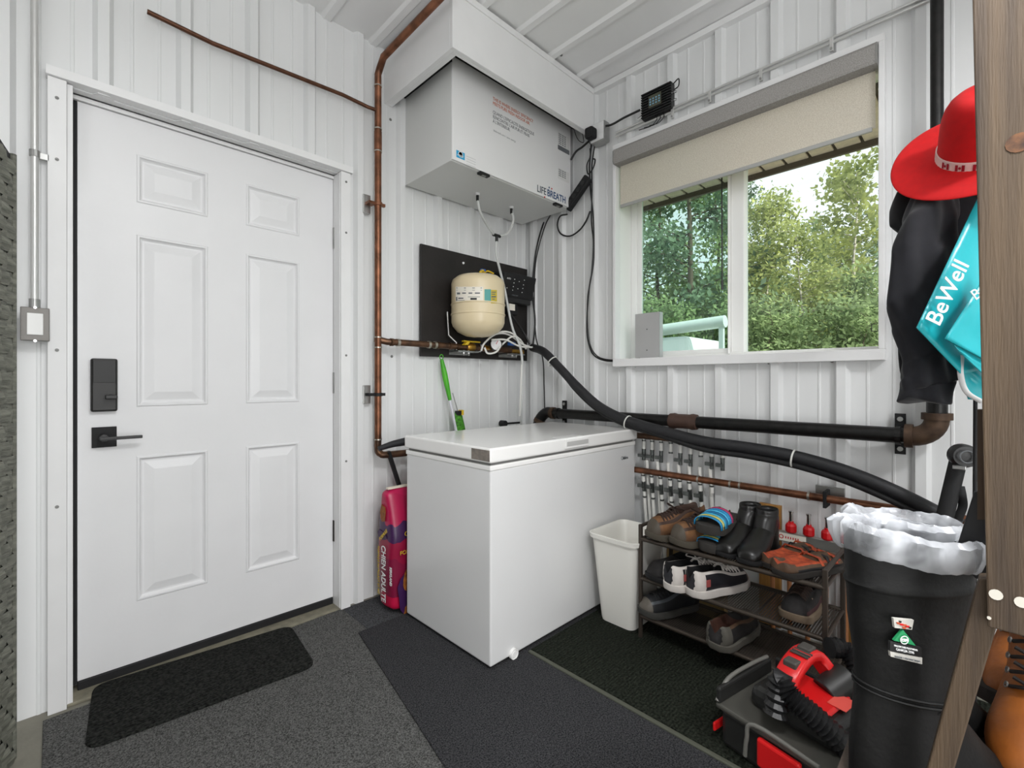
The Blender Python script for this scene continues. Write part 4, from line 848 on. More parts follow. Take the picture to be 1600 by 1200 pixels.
def make_shoe(root, L, W, hcol, htoe, sole_h, mu, ms, ml=LIN_, laces=None, accents=(), tongue=True, collar=.46):
    hs = lambda t: (hcol+.012*math.exp(-(t/.07)**2))*(1-sig((t-collar-.06)/.055))+(htoe*(1 if t < .9 else max(.35, 1-(t-.9)*5)))*sig((t-collar-.06)/.055)*(1-.12*t)
    def hc(t):
        if t < collar: return .02
        k = sig((t-collar-.03)/.02); top_ = hs(t)+.014*(1-max(0, (t-.85)/.15)); return .02*(1-k)+top_*k
    rings = shoe_mesh(L, W, hs, hc, 21)
    for r in rings:
        for v in r: v.z += sole_h*.8
    up = MB(); n = len(rings[0])
    b = 0; up.v = [v for r in rings for v in r]
    for i in range(len(rings)-1):
        for k in range(n-1):
            up.f.append([i*n+k, i*n+k+1, (i+1)*n+k+1, (i+1)*n+k]); t = i/(len(rings)-1)
            mi = 0
            if 4 <= k <= 8 and t < collar: mi = 1
            elif t > .86 and len(accents) > 0: mi = 2
            elif t < .12 and len(accents) > 1: mi = 3
            elif k in (0, 1, 11, 12) and len(accents) > 2: mi = 4
            elif k in (3, 9) and len(accents) > 3: mi = 5
            up.mi.append(mi)
    up.f.append(list(range(n))); up.mi.append(0); up.f.append([(len(rings)-1)*n+k for k in range(n)]); up.mi.append(2 if accents else 0)
    uo = up.build('upper', [mu, ml]+list(accents), root, smooth=True, world=False, sub=1)
    sole_mesh(L, W, sole_h).build('sole', ms, root, smooth=True, world=False)
    if laces:
        lb_ = MB(); cnt = 5
        for k in range(cnt):
            t = collar+.08+.055*k; x = L*t; z = hs(t)+sole_h*.8+.010; w_ = W*.24
            for s_ in (1, -1):
                lb_.tube([(x-.008*s_, -w_*1.1, z-.012), (x-.004*s_, -w_*.5, z+.006), (x+.005*s_, w_*.5, z+.006), (x+.008*s_, w_*1.1, z-.012)], .0046, 6)
        for s_ in (1, -1):
            x = L*(collar+.06); z = hs(collar+.06)+sole_h+.012
            lb_.tube(smoothpath([(x, 0, z), (x+.01, s_*.03, z+.012), (x-.01, s_*.045, z-.002), (x, 0, z)], 5), .0025, 6)
        lb_.build('laces', laces, root, world=False, smooth=True)
    return root
LEA = M('brown_leather', '#7d5634', .7, var=.5, vscale=22, col2='#4d3320', bump=.3)
DBR = M('dark_brown_leather', '#3f2a20', .6, var=.3, vscale=30, bump=.3)
TAUP = M('taupe_sole', '#4c463c', .7)
LACE = M('brown_lace', '#2e1d15', .8)
zs = SZ[0]+.009
for i, (ty, hy) in enumerate(((.955, .86), (.85, .78))):
    L = .285; r = placeW('hiking_shoe', ('brown leather lace-up hiking shoe at the far left of the top rack shelf', 'brown leather lace-up hiking shoe beside the striped slide on the top shelf')[i], 'shoe', (1.715, ty), 158, zs, L, 'brown hiking shoes on the top shelf')
    make_shoe(r, L, .102, .105, .066, .024, LEA, TAUP, DBR, laces=LACE, accents=(M('toe_rubber', '#4a4238', .6), LEA, LEA, DBR))
# slides
slm = M('slide_foam', '#34312e', .75); pinkm = M('slide_pink', '#b03a66', .5)
for i in range(2):
    L = .27; r = placeW('slide_sandal', ('black slide sandal with blue striped strap, upper one of the stacked pair', 'black slide sandal, lower one of the stacked pair with striped straps')[i], 'sandal', (1.735+.005*i, .735-.005*i), 176-3*i, zs+(.068 if i == 0 else 0), L, 'stacked pair of striped slides')
    sole_mesh(L, .105, .033, toe=.004).build('sole', slm, r, world=False, smooth=True)
    stp = ['#b03a66', '#2b8fc4', '#49b3dc', '#1f6f9c', '#45b0da', '#c9c06a', '#2b8fc4', '#c9c06a']
    for k in range(7):
        mb = MB(); vs_ = []; fs = []; n = 12; x0 = L*(.53+.054*k); x1 = x0+L*.053
        for (x, dz) in ((x0, .0), (x1, -.0)):
            hgt = .058-.003*k if i == 0 else .040-.002*k
            for j in range(n+1):
                a = math.pi*j/n; vs_.append((x, -.053*math.cos(a), .024+hgt*math.sin(a)**.6))
        for j in range(n): fs.append((j, j+1, n+2+j, n+1+j))
        mb.add(vs_, fs).build('strap', M('strap_'+stp[k][1:], stp[k], .5), r, world=False, smooth=True, solid=.003)
# chelsea boots
BLL = M('polished_black_leather', '#161514', .33, var=.2, vscale=20)
def tall_boot(root, L, W, Ht, mat, msole, rx=.045, ry=.039, liner=LIN_):
    secs = []
    # foot part
    hs = lambda t: .055+.02*(1-t) if t > .4 else .075
    mb = MB(); S = []
    N = 16
    # loft from toe to ankle then up the shaft along a bent spine
    spine = [(.985, .022, .018, .55), (.94, .030, .024, .75), (.86, .034, .030, .93), (.74, .038, .034, 1.0), (.60, .045, .042, .96), (.46, .056, .056, .86)]
    for t, zc, rz_, kw in spine: S.append([Vector((L*t, math.cos(a)*W/2*kw, max(.012, zc+math.sin(a)*rz_))) for a in [2*math.pi*k/N for k in range(N)]])
    for f_, xc, zc, ax, az in ((0, .33, .085, .072, .0), (0, .26, .12, .060, .0), (0, .235, .15, rx, 0), (0, .23, Ht*.82, rx, 0), (0, .225, Ht, rx*1.05, 0)):
        tilt = .55 if zc < .1 else (.25 if zc < .13 else 0)
        S.append([Vector((L*xc+math.sin(a)*-ax*1.0, math.cos(a)*(ry if zc > .13 else W/2*.82), max(.012, zc+math.sin(a)*ax*tilt))) for a in [2*math.pi*k/N for k in range(N)]])
    T_ = S[-1]; c = sum(T_, Vector())/N
    S.append([c+(v-c)*.88 for v in T_]); S.append([c+(v-c)*.86+Vector((0, 0, -.10)) for v in T_])
    mb.loft(S, cap=True); n0 = N
    for fi, f in enumerate(mb.f):
        if min(f) >= (len(S)-2)*N-0 and fi < len(mb.f)-2: mb.mi[fi] = 1
    mb.mi[-1] = 1
    mb.build('boot_upper', [mat, liner], root, world=False, smooth=True, sub=1)
    # heel fill
    MB().loft([[Vector((L*.19+math.cos(a)*.052, math.sin(a)*W*.36, z)) for a in [2*math.pi*k/16 for k in range(16)]] for z in (.012, .05, .09, .13)]).build('heel_counter', mat, root, world=False, smooth=True)
    sole_mesh(L, W*.98, .016, toe=.004).build('sole', msole, root, world=False, smooth=True)
for i, (tx, ty) in enumerate(((1.735, .672), (1.72, .585))):
    r = placeW('ankle_boot', ('polished black pull-on ankle boot standing right of the striped slides', 'polished black pull-on ankle boot next to the orange sandals')[i], 'boot', (tx, ty), 172 if i == 0 else 178, zs, .275, 'black ankle boots on the top shelf')
    tall_boot(r, .275, .095, (.168 if i == 0 else .165), BLL, BLKM)
ORG = M('orange_fabric', '#c4532a', .75, var=.6, vscale=50, col2='#7c2f1c'); TAN = M('tan_brown', '#57402e', .7, var=.3, vscale=40)
for i, (tx, ty, dg) in enumerate(((1.945, .42, -28), (2.03, .36, -10))):
    if i == 1: tx, ty, dg = 2.01, .355, -16
    if i == 0: tx, ty, dg = 1.955, .375, -28
    r = placeW('closed_sandal', ('brown and orange sandal nearest the right front corner of the top shelf', 'brown and orange sandal behind its mate on the top shelf')[i], 'sandal', (tx, ty-.02+.11*i), dg, zs+.0, .275, 'orange lined sandals on the top shelf')
    make_shoe(r, .275, .098, .028, .030, .018, TAN, M('dark_sole', '#26221f', .8), ORG, accents=(TAN, TAN, BLKM, ORG), collar=.5)
    for k in range(3): MB().tube([(.15+.03*k, -.045, .03), (.15+.032*k, -.03, .052), (.15+.033*k, .03, .052), (.15+.03*k, .045, .03)], .006, 8, flat=.5).build('strap', (ORG, BLKM, ORG)[k], r, world=False, smooth=True)
# middle shelf
zm = SZ[1]+.009
DK = M('black_suede', '#1a1717', .8, var=.3, vscale=40, bump=.3)
r = placeW('loafer', 'dark brown slip-on shoe at the left end of the middle rack shelf', 'shoe', (1.71, .955), 150, zm, .28); make_shoe(r, .28, .10, .085, .055, .02, DK, BLKM)
WH = M('sneaker_white', '#d9d2cc', .55, var=.12, vscale=30); NAV = M('sneaker_navy', '#16161c', .6); TAU = M('sneaker_mauve', '#8a746c', .65); PKM = M('coral_tab', '#9c4a48', .6)
for i, (tx, ty, dg) in enumerate(((1.955, .755, -22), (1.965, .665, -24))):
    r = placeW('running_shoe', ('white and black running shoe with coral tabs, left of its pair on the middle shelf', 'white and black running shoe with mauve toe, right of its pair on the middle shelf')[i], 'shoe', (tx, ty), dg, zm, .285, 'white running shoes on the middle shelf')
    make_shoe(r, .285, .096, .078, .052, .026, NAV, WH, LIN_, laces=WH, accents=(TAU, WH, NAV, WH))
    MB().cbox((.05, -.049, .058), (.018, .004, .026)).cbox((.05, .049, .058), (.018, .004, .026)).build('side_tab', PKM, r, world=False, bevel=.001)
r = placeW('trail_shoe', 'dark shoe with pale outlined sole pattern at the right end of the middle shelf', 'shoe', (1.745, .45), 178, zm, .28); make_shoe(r, .28, .10, .075, .055, .024, DK, M('tan_sole', '#6b5c4b', .8), laces=LACE, accents=(DK, DK, M('maroon_suede', '#3a1a1c', .7), DK))
for k in range(4): MB().tube([(.24-.03*abs(k-1.5), -.036+.024*k, .045), (.225-.03*abs(k-1.5), -.036+.024*k, .068)], .002, 6).build('stitching', M('tan_thread', '#a08c78', .7), r, world=False)
# bottom shelf
zb_ = SZ[2]+.009
r = placeW('trainer', 'black trainer with grey toe cap at the left end of the bottom shelf', 'shoe', (1.71, .985), 158, zb_, .29); make_shoe(r, .29, .104, .08, .055, .024, M('trainer_black', '#18191c', .6), M('grey_sole', '#3c3b38', .7), accents=(M('toe_grey', '#5c564e', .5), DK, M('trainer_black'), M('trainer_grey', '#4c5054', .5)), laces=BLKM)
r = placeW('casual_shoe', 'dark shoe with brown plaid lining on the bottom rack shelf', 'shoe', (1.96, .64), -8, zb_, .275); make_shoe(r, .275, .10, .07, .055, .024, DK, M('worn_sole', '#55524b', .7), M('brown_lining', '#4e2e22', .8, var=.4, vscale=40), accents=(DK, M('worn_sole'), DK, TAN))

# ------------------------------------------------------------------ copper manifolds with pex
def manifold(nm, lab, pL, pR, X, n, drop, rad, mat, skip=()):
    t = thing(nm, lab, 'manifold', pL)
    MB().tube([pL, pR], rad, 14).build('header_pipe', mat, t, smooth=True)
    return t
XM = 2.195
pL, pR = PX(990, 692, XM), PX(1140, 708, XM)
mt = manifold('upper_manifold', 'upper copper manifold bar with eight small valves beside the freezer', Vector((XM, pL.y, .792)), Vector((XM, pR.y, .792)), XM, 8, .1, .016, COPD)
MB().tube([(XM, pR.y, .792), (XM, pR.y-.03, .792)], .012, 10).build('end_cap', M('end_blue', '#3c4a66', .5), mt, smooth=True)
pxs = [1006, 1019, 1033, 1048, 1063, 1079, 1095, 1112, 1129]
VAL = M('valve_nickel', '#6d716f', .3, metal=.8, var=.4, vscale=80)
for k, px in enumerate(pxs[:9]):
    y = PX(px, 720, XM).y; z = .792
    b_ = MB().tube([(XM, y, z-.012), (XM, y, z-.075)], .0085, 10).build('valve_stem', PEX, mt, smooth=True)
    MB().tube([(XM, y, z-.018), (XM, y, z-.026)], .0105, 10).build('crimp_ring', VAL, b_, smooth=True)
    mm = MB().tube([(XM, y, z-.066), (XM, y, z-.074)], .0105, 10)
    if k not in (3, 6): mm.tube([(XM, y, z-.074), (XM, y, z-.125)], .010, 8).cbox((XM-.014, y+.010, z-.1), (.012, .03, .016))
    mm.build('valve_body', VAL, b_, smooth=True)
XM2 = 2.175
lL, lR = PX(995, 737, XM2), PX(1440, 797, XM2); zl = .716-.0
zl = PX(1060, 744, XM2).z; 
lm_ = thing('lower_manifold', 'lower copper manifold pipe with valves running behind the shoe rack to the boots', 'manifold', (XM2, lL.y, zl))
zR = PX(1380, 788, XM2).z
MB().tube([(XM2, lL.y+.06, zl), (XM2, lR.y-.3, zl)], .0155, 14).build('header_pipe', COP, lm_, smooth=True)
for px in (1090, 1140, 1155, 1262): y = PX(px, 750, XM2).y; MB().tube([(XM2, y, zl), (XM2, y-.008, zl)], .018, 14).build('solder_joint', SOLD, lm_, smooth=True)
for k, px in enumerate((1005, 1018, 1032, 1047, 1062, 1077, 1094, 1112)):
    y = PX(px, 755, XM2).y; z = zl; x = XM2; tgt = PX(px+(-2 if k < 3 else 4), 850, XM2+.03)
    b_ = MB().tube([(x, y, z-.012), (x+.004, y, z-.055)], .0085, 10).build('valve_stem', PEX, lm_, smooth=True)
    MB().tube([(x, y, z-.018), (x, y, z-.026)], .0105, 10).build('crimp_ring', VAL, b_, smooth=True)
    mm = MB().tube([(x+.004, y, z-.055), (x+.008, y-.002, z-.105)], .0105, 8).cbox((x-.012, y+.010, z-.075), (.012, .028, .018))
    if k != 7: MB().tube([(x+.01, y-.003, z-.13), (x+.011, y-.003, z-.138)], .0105, 10).build('crimp_ring', VAL, b_, smooth=True)
    if k != 7: mm.build('valve_body', VAL, b_, smooth=True)
    if k != 7: MB().tube(smoothpath([(x+.008, y-.002, z-.1), (x+.014, y-.004, z-.2), (x+.02, y-.012+.002*k, z-.35), (x+.02, y-.02, .03)]), .0085, 10).build('pex_tube', PEX, lm_, smooth=True)
for k in range(7):
    y = PX(1012+16.5*k, 755, XM).y; MB().tube(smoothpath([(XM, y+.004, .67), (XM+.008, y, .5), (XM+.01, y-.01, .3), (XM, y, .03)]), .0085, 10).build('pex_tube', PEX, mt, smooth=True)
for i, px in enumerate((1290,)):
    y = PX(px, 768, XM2).y; t = thing('strut_clamp', 'zinc strut clamp holding the lower copper pipe to the window wall', 'clamp', (XM2, y, zl))
    MB().box((XW-.034, y-.055, zl+.005), (XW-.02, y+.045, zl+.04)).build('strut', ZINC, t, bevel=.002)
    MB().box((XM2-.02, y-.006, zl-.035), (XW-.03, y+.006, zl+.03)).build('hook', BLKM, t, bevel=.002)
# red capped manifold
XR = 2.205
zr0 = PX(1240, 838, XR).z; ya, yb = PX(1198, 830, XR).y, PX(1440, 880, XR).y
zA = PX(1205, 826, XR).z+.02
rm = thing('heating_manifold', 'steel floor heating manifold with a row of red actuator caps', 'manifold', (XR, ya, zA))
MB().box((XR-.03, yb-.1, zA-.055), (XR-.008, ya, zA-.012)).build('flow_bar', M('satin_steel', '#b2b1ac', .3, metal=.8), rm, bevel=.004)
MB().tube([(XR-.025, yb-.1, zA-.095), (XR-.025, ya, zA-.095)], .011, 12).build('return_bar', M('dull_steel', '#6f6d68', .4, metal=.7), rm, smooth=True)
for k in range(10):
    y = ya-.035-.0635*k; 
    if k < 9:
        p0 = Vector((XR-.02, y, zA-.012))
        c_ = MB().lathe([(0, 0), (.017, 0), (.021, .006), (.021, .028), (.017, .036), (.010, .04), (.010, .046), (0, .046)], p0, (0, 0, 1), 10).build('actuator_cap', RED, rm)
        MB().tube([p0+Vector((0, 0, .044)), p0+Vector((0, 0, .082))], .0075, 10).tube([p0+Vector((0, 0, .082)), p0+Vector((0, 0, .088))], .0095, 10).build('flow_gauge', CHR, c_, smooth=True)
    MB().tube([(XR-.03, y, zA-.11), (XR-.045, y, zA-.135)], .0145, 12).build('port_nut', PEX, rm, smooth=True)
    MB().tube([(XR-.045, y, zA-.14), (XR-.035, y, .03)], .009, 10).build('pex_tube', M('orange_pex', '#b0764c', .5), rm, smooth=True)
MB().box((XR-.045, ya-.002, zA-.06), (XR+.0, ya+.02, zA-.02)).tube([(XR-.02, ya+.012, zA-.02), (XR-.02, ya+.012, zA+.03)], .008, 10).build('air_vent', ZINC, rm, bevel=.003)
MB().box((XR-.0308, ya-.155, zA-.05), (XR-.030, ya-.045, zA-.018)).build('bar_label', M('label_white'), rm)
MB().lathe([(.009, 0), (.009, .0006), (.006, .0006), (.006, 0)], (XR-.0308, ya-.065, zA-.034), (-1, 0, 0), 16).build('label_ring', RED, rm)
for k in range(6): MB().box((XR-.0314, ya-.084-.009*k, zA-.039), (XR-.0308, ya-.080-.009*k, zA-.030)).build('label_mark', RED, rm)
wbk = [((1188, 786, 1222, 832), 'pine block screwed to the wall behind the red actuator caps'), ]
a = PX(1188, 784, XW-.02); b = PX(1222, 900, XW-.02)
tag(MB().box((XW-.038, b.y, .02), (XW-.0185, a.y, a.z)).build('wood_board', WOODP, bevel=.002), 'upright pine board on the wall behind the left end of the heating manifold', 'board')
y_ = PX(1340, 900, XW).y; tag(MB().box((XW-.038, y_-.04, .02), (XW-.0185, y_+.05, zA-.03)).build('wood_board', WOODP, bevel=.002), 'upright pine board on the wall behind the black rubber boots', 'board')
tag(MB().box((2.10, .80, .018), (2.14, 1.07, .34)).build('cardboard_sheet', M('tan_cardboard', '#a38a5e', .8, var=.2, vscale=9), bevel=.001), 'tan board standing on the floor behind the left of the shoe rack', 'board')

# ------------------------------------------------------------------ rubber boots with plastic liners, on a low bench
ZB = .445
BEN = M('weathered_wood', '#5d5048', .65, var=.35, vscale=7, stretch=(6, 6, .5), col2='#4a3e36', bump=.25, bscale=60)
bn = thing('entry_bench', 'low dark wooden bench under the black rubber boots', 'bench', (.93, -.15, 0))
MB().box((.74, -.55, ZB-.035), (1.09, .17, ZB-.001)).box((1.092, -.55, ZB-.035), (1.50, -.06, ZB-.001)).build('seat', BEN, bn, bevel=.003)
for x in (.77, 1.04):
    for y in (-.52, .12): MB().box((x, y, 0.018), (x+.03, y+.03, ZB-.035)).build('leg', BEN, bn)
RUBB = M('boot_rubber', '#141414', .6, var=.25, vscale=30, col2='#0d0d0d', bump=.2, bscale=80, spec=.3)
film = bpy.data.materials.new('plastic_film'); film.use_nodes = True; g = film.node_tree; g.nodes.clear(); go = g.nodes.new('ShaderNodeOutputMaterial')
mx = g.nodes.new('ShaderNodeMixShader'); tp = g.nodes.new('ShaderNodeBsdfTransparent'); pb = g.nodes.new('ShaderNodeBsdfPrincipled'); pb.inputs['Base Color'].default_value = lin('#e6e9ef'); pb.inputs['Roughness'].default_value = .22
tc = g.nodes.new('ShaderNodeTexCoord'); n = g.nodes.new('ShaderNodeTexNoise'); n.inputs['Scale'].default_value = 13; n.inputs['Detail'].default_value = 3; n.inputs['Distortion'].default_value = .4; g.links.new(tc.outputs['Object'], n.inputs[0])
rp = g.nodes.new('ShaderNodeValToRGB'); rp.color_ramp.elements[0].position = .38; rp.color_ramp.elements[1].position = .6; rp.color_ramp.elements[0].color = (.25,)*3+(1,); rp.color_ramp.elements[1].color = (.72,)*3+(1,)
g.links.new(n.outputs[0], rp.inputs[0]); g.links.new(rp.outputs[0], mx.inputs[0]); g.links.new(tp.outputs[0], mx.inputs[1]); g.links.new(pb.outputs[0], mx.inputs[2]); g.links.new(mx.outputs[0], go.inputs[0])
bp = g.nodes.new('ShaderNodeBump'); bp.inputs['Strength'].default_value = .35; bp.inputs['Distance'].default_value = .01; g.links.new(n.outputs[0], bp.inputs['Height']); g.links.new(bp.outputs[0], pb.inputs['Normal'])
rv_ = Vector((UX, -UY, 0)); fv = Vector((UY, UX, 0))       # across / away at the boots
def rubber_boot(cen, zrim, lab, hw=.098, front=True):
    t = thing('rubber_boot', lab, 'boot', (cen.x, cen.y, ZB), 0, 'black rubber boots with plastic liners')
    zt = zrim; N = 28; S = []
    def ring(z, cx, a, b, tilt=0): return [Vector((cen.x, cen.y, z))+rv_*(cx+a*math.cos(k))+fv*(b*math.sin(k))+Vector((0, 0, tilt*math.cos(k))) for k in [2*math.pi*i/N for i in range(N)]]
    # foot runs to the right (+rv_)
    for z, cx, a, b, ti in ((ZB+.001, .03, .115, .045, 0), (ZB+.012, .03, .12, .048, 0), (ZB+.05, .026, .116, .046, -.01), (ZB+.085, .014, .10, .044, -.02), (ZB+.12, .0, .082, .043, -.015), (ZB+.15, -.004, .076, .043, -.01), (ZB+.20, -.004, .078, .045, 0), (ZB+.26, -.004, .087, .048, 0), (ZB+.31, 0, .093, .05, 0), (zt-.075, 0, .094, .052, 0), (zt-.07, 0, .097, .054, -.0), (zt-.064, 0, .094, .052, 0), (zt-.012, 0, .096, .054, -.012), (zt, 0, .098, .056, -.014), (zt, 0, .094, .052, -.014), (zt-.10, 0, .088, .046, 0)):
        S.append(ring(z, cx, a, b, ti))
    MB().loft(S, cap=True).build('boot_shell', RUBB, t, smooth=True)
    if front:
        for z, a_, b_ in ((ZB+.145, .0775, .0445), (ZB+.153, .0775, .0445)): MB().tube([p for p in ring(z, -.004, a_, b_, -.01)]+[ring(z, -.004, a_, b_, -.01)[0]], .0022, 6, cap=False).build('moulded_ridge', RUBB, t, smooth=True)
        c = Vector((cen.x, cen.y, ZB+.118))-fv*.0435+rv_*.02; MB().tube([c+rv_*.026*math.cos(k)+Vector((0, 0, .02*math.sin(k)))+fv*(.012*abs(math.cos(k))**2) for k in [2*math.pi*i/20 for i in range(21)]], .002, 6, cap=False).build('ankle_ring', RUBB, t, smooth=True)
    # plastic liner folded over the rim
    S = []; random.seed(3 if front else 5)
    ph = [random.random()*6 for _ in range(6)]
    def lr(z, a, b, amp, zamp):
        out = []
        for i in range(96):
            k = 2*math.pi*i/96; wob = math.sin(5*k+ph[0])*.5+math.sin(11*k+ph[1])*.35+math.sin(23*k+ph[2])*.25+math.sin(41*k+ph[5])*.2; wz = math.sin(3*k+ph[3])*.6+math.sin(7*k+ph[4])*.4+math.sin(29*k)*.2
            out.append(Vector((cen.x, cen.y, z+zamp*wz-.014*math.cos(k)))+rv_*(a+amp*wob)*math.cos(k)+fv*(b+amp*wob)*math.sin(k))
        return out
    for z, a, b, am, za in ((zt-.034, .1015, .059, .0015, .003), (zt-.028, .107, .064, .003, .002), (zt-.010, .113, .070, .005, .003), (zt+.008, .114, .072, .006, .004), (zt+.016, .106, .064, .005, .005), (zt+.008, .094, .053, .004, .005), (zt-.03, .084, .044, .005, .004), (zt-.09, .075, .038, .006, .002)):
        S.append(lr(z, a, b, am, za))
    MB().loft(S, cap=False).build('plastic_liner', film, t, smooth=True)
    return t
cf = PD(1419, 836, .74); cb_ = PD(1422, 805, .83)
bt1 = rubber_boot(cf, cf.z-.002, 'black rubber boot with safety sticker and clear plastic liner, front one of the pair')
bt2 = rubber_boot(cb_, cf.z-.012, 'black rubber boot with clear plastic liner, standing behind the one with the sticker', front=False)
# safety sticker on front boot: flat decals on the near side of the shaft
def bsurf(px, py, d=0): return PD(px, py, .74-.052-d)
def decal(name, mat, pts, d=.001, par=bt1):
    P = [bsurf(a, b, d) for a, b in pts]; return MB().prism(P, fv*.004).build(name, mat, par)
GRS = M('sticker_green', '#1f8a55', .5); WHS = M('sticker_white', '#c9c6bf', .6, var=.3, vscale=60)
decal('brand_tag', WHS, [(1396, 966), (1428, 969), (1425, 984), (1398, 981)])
for (a_, b_, w_, m_) in ((1404, 974, 3, ORG), (1409, 976, 3.5, RED), (1414, 977, 3, ORG), (1418, 979, 3.5, RED), (1413, 981, 3, ORG), (1407, 971.5, 2, BLK), (1422, 981, 2.5, BLK)):
    decal('tag_mark', m_, [(a_-w_, b_-1.5), (a_+w_, b_-.8), (a_+w_*.7, b_+2), (a_-w_*.6, b_+1.2)], .0022)
dg_ = decal('safety_triangle', GRS, [(1411, 984), (1397, 1001), (1431, 1009)])
text('CSA', .005, bsurf(1408.5, 1002, .003), rv_, Z_, WTXT, bt1, bold=.0004)
MB().lathe([(.0062, 0), (.0062, .0005), (.005, .0005), (.005, 0)], bsurf(1413, 1000, .003), -fv, 20).build('triangle_ring', WTXT, bt1)
decal('safety_label', BLK, [(1391, 1002), (1440, 1012), (1440, 1027), (1391, 1017)], .0012); decal('safety_label', WHS, [(1391, 1018), (1441, 1028), (1441, 1038), (1392, 1026)], .0012)
rs = (bsurf(1440, 1012)-bsurf(1391, 1002)); text('PROTECTIVE FOOTWEAR', .0036, bsurf(1397, 1010, .003), rs, Z_, WTXT, bt1, sx=.85); text('CAN/CSA Z195', .0045, bsurf(1400, 1016, .003), rs, Z_, WTXT, bt1, sx=.9); text('GRADE 1 PROTECTION', .0036, bsurf(1398, 1027, .003), rs, Z_, GTXT, bt1)

# ------------------------------------------------------------------ wooden rack (post, brace) at right
PST = M('stained_post_wood', '#64523e', .65, var=.45, vscale=4, stretch=(9, 9, .5), col2='#3a2e24', bump=.3, bscale=50)
wr = thing('wooden_rack', 'dark stained wooden rack with a wide upright board and slanted brace at the right edge', 'rack', (.86, -.1, .45))
def Xp(px, py, X): return PX(px, py, X)
XPn = .853
def pr_(pts, X0, X1): 
    P = [PX(a, b, X0) for a, b in pts]; return MB().prism(P, (X1-X0, 0, 0))
tl1, bl1 = PX(1521, 67, XPn), PX(1543, 980, XPn)
k_ = (tl1-bl1)/(tl1.z-bl1.z); tp_ = bl1+k_*(2.25-bl1.z)
MB().hexa([bl1, bl1+Vector((.035, 0, 0)), bl1+Vector((.035, -.32, 0)), bl1+Vector((0, -.32, 0))], [tp_, tp_+Vector((.035, 0, 0)), tp_+Vector((.035, -.32, 0)), tp_+Vector((0, -.32, 0))]).build('upright_board', PST, wr, bevel=.002)
for px, py in ((1556, 929), (1596, 941)): c = PX(px, py, XPn); MB().tube([c+Vector((-.0012, 0, 0)), c+Vector((.003, 0, 0))], .0065, 14).build('wood_plug', M('pale_plug', '#ddd8cc', .6), wr)
c = PX(1543.8, 965, XPn); MB().tube([c+Vector((-.001, -.001, 0)), c+Vector((.003, -.001, 0))], .002, 10).build('wood_plug', M('pale_plug'), wr)
MB().tube([PX(1592, 223, XPn)+Vector((-.001, 0, 0)), PX(1592, 223, XPn)+Vector((.002, 0, 0))], .012, 14).build('knot', M('knot_wood', '#8a5a33', .6, var=.7, vscale=60, col2='#2a1a12'), wr)
XB = .875
b0, b1 = PX(1530, 905, XB), PX(1463, 1150, XB); b2, b3 = PX(1507, 1150, XB), PX(1556, 985, XB); b4 = PX(1556, 905, XB)
b1 = b0+(b1-b0)*((b0.z-ZB)/(b0.z-b1.z)); b2 = b3+(b2-b3)*((b3.z-ZB)/(b3.z-b2.z))
MB().prism([b0, b1, b2, b3, b4], (.03, 0, 0)).build('slanted_brace', PST, wr, bevel=.002)
MB().prism([PX(1527, 640, XB+.05), PX(1527, 812, XB+.05), PX(1545, 812, XB+.05), PX(1545, 640, XB+.05)], (.02, 0, 0)).build('rear_batten', M('brown_batten', '#4e3a28', .6, var=.3, vscale=9), wr)
pbk = tag(MB().prism([PX(1522, 768, .98), PX(1490, 870, .98), PX(1525, 905, .98), PX(1560, 905, .98), PX(1560, 768, .98)], (.006, 0, 0)).build('black_panel', M('black_panel_m', '#1c1c20', .5), bevel=.0015), 'black panel with pale edge leaning behind the wooden rack board', 'panel')
# crumpled plastic between boot and board
random.seed(9); rings = []; c0 = PD(1522, 925, .8)
for i in range(7):
    t = i/6; rings.append([c0+rv_*(.02*math.sin(math.pi*(t*.8+.1))*math.cos(a)*(1+.35*random.random()))+fv*(.02*math.sin(math.pi*(t*.8+.1))*math.sin(a)*(1+.3*random.random()))+Vector((0, 0, .05*(.5-t))) for a in [2*math.pi*k/14 for k in range(14)]])
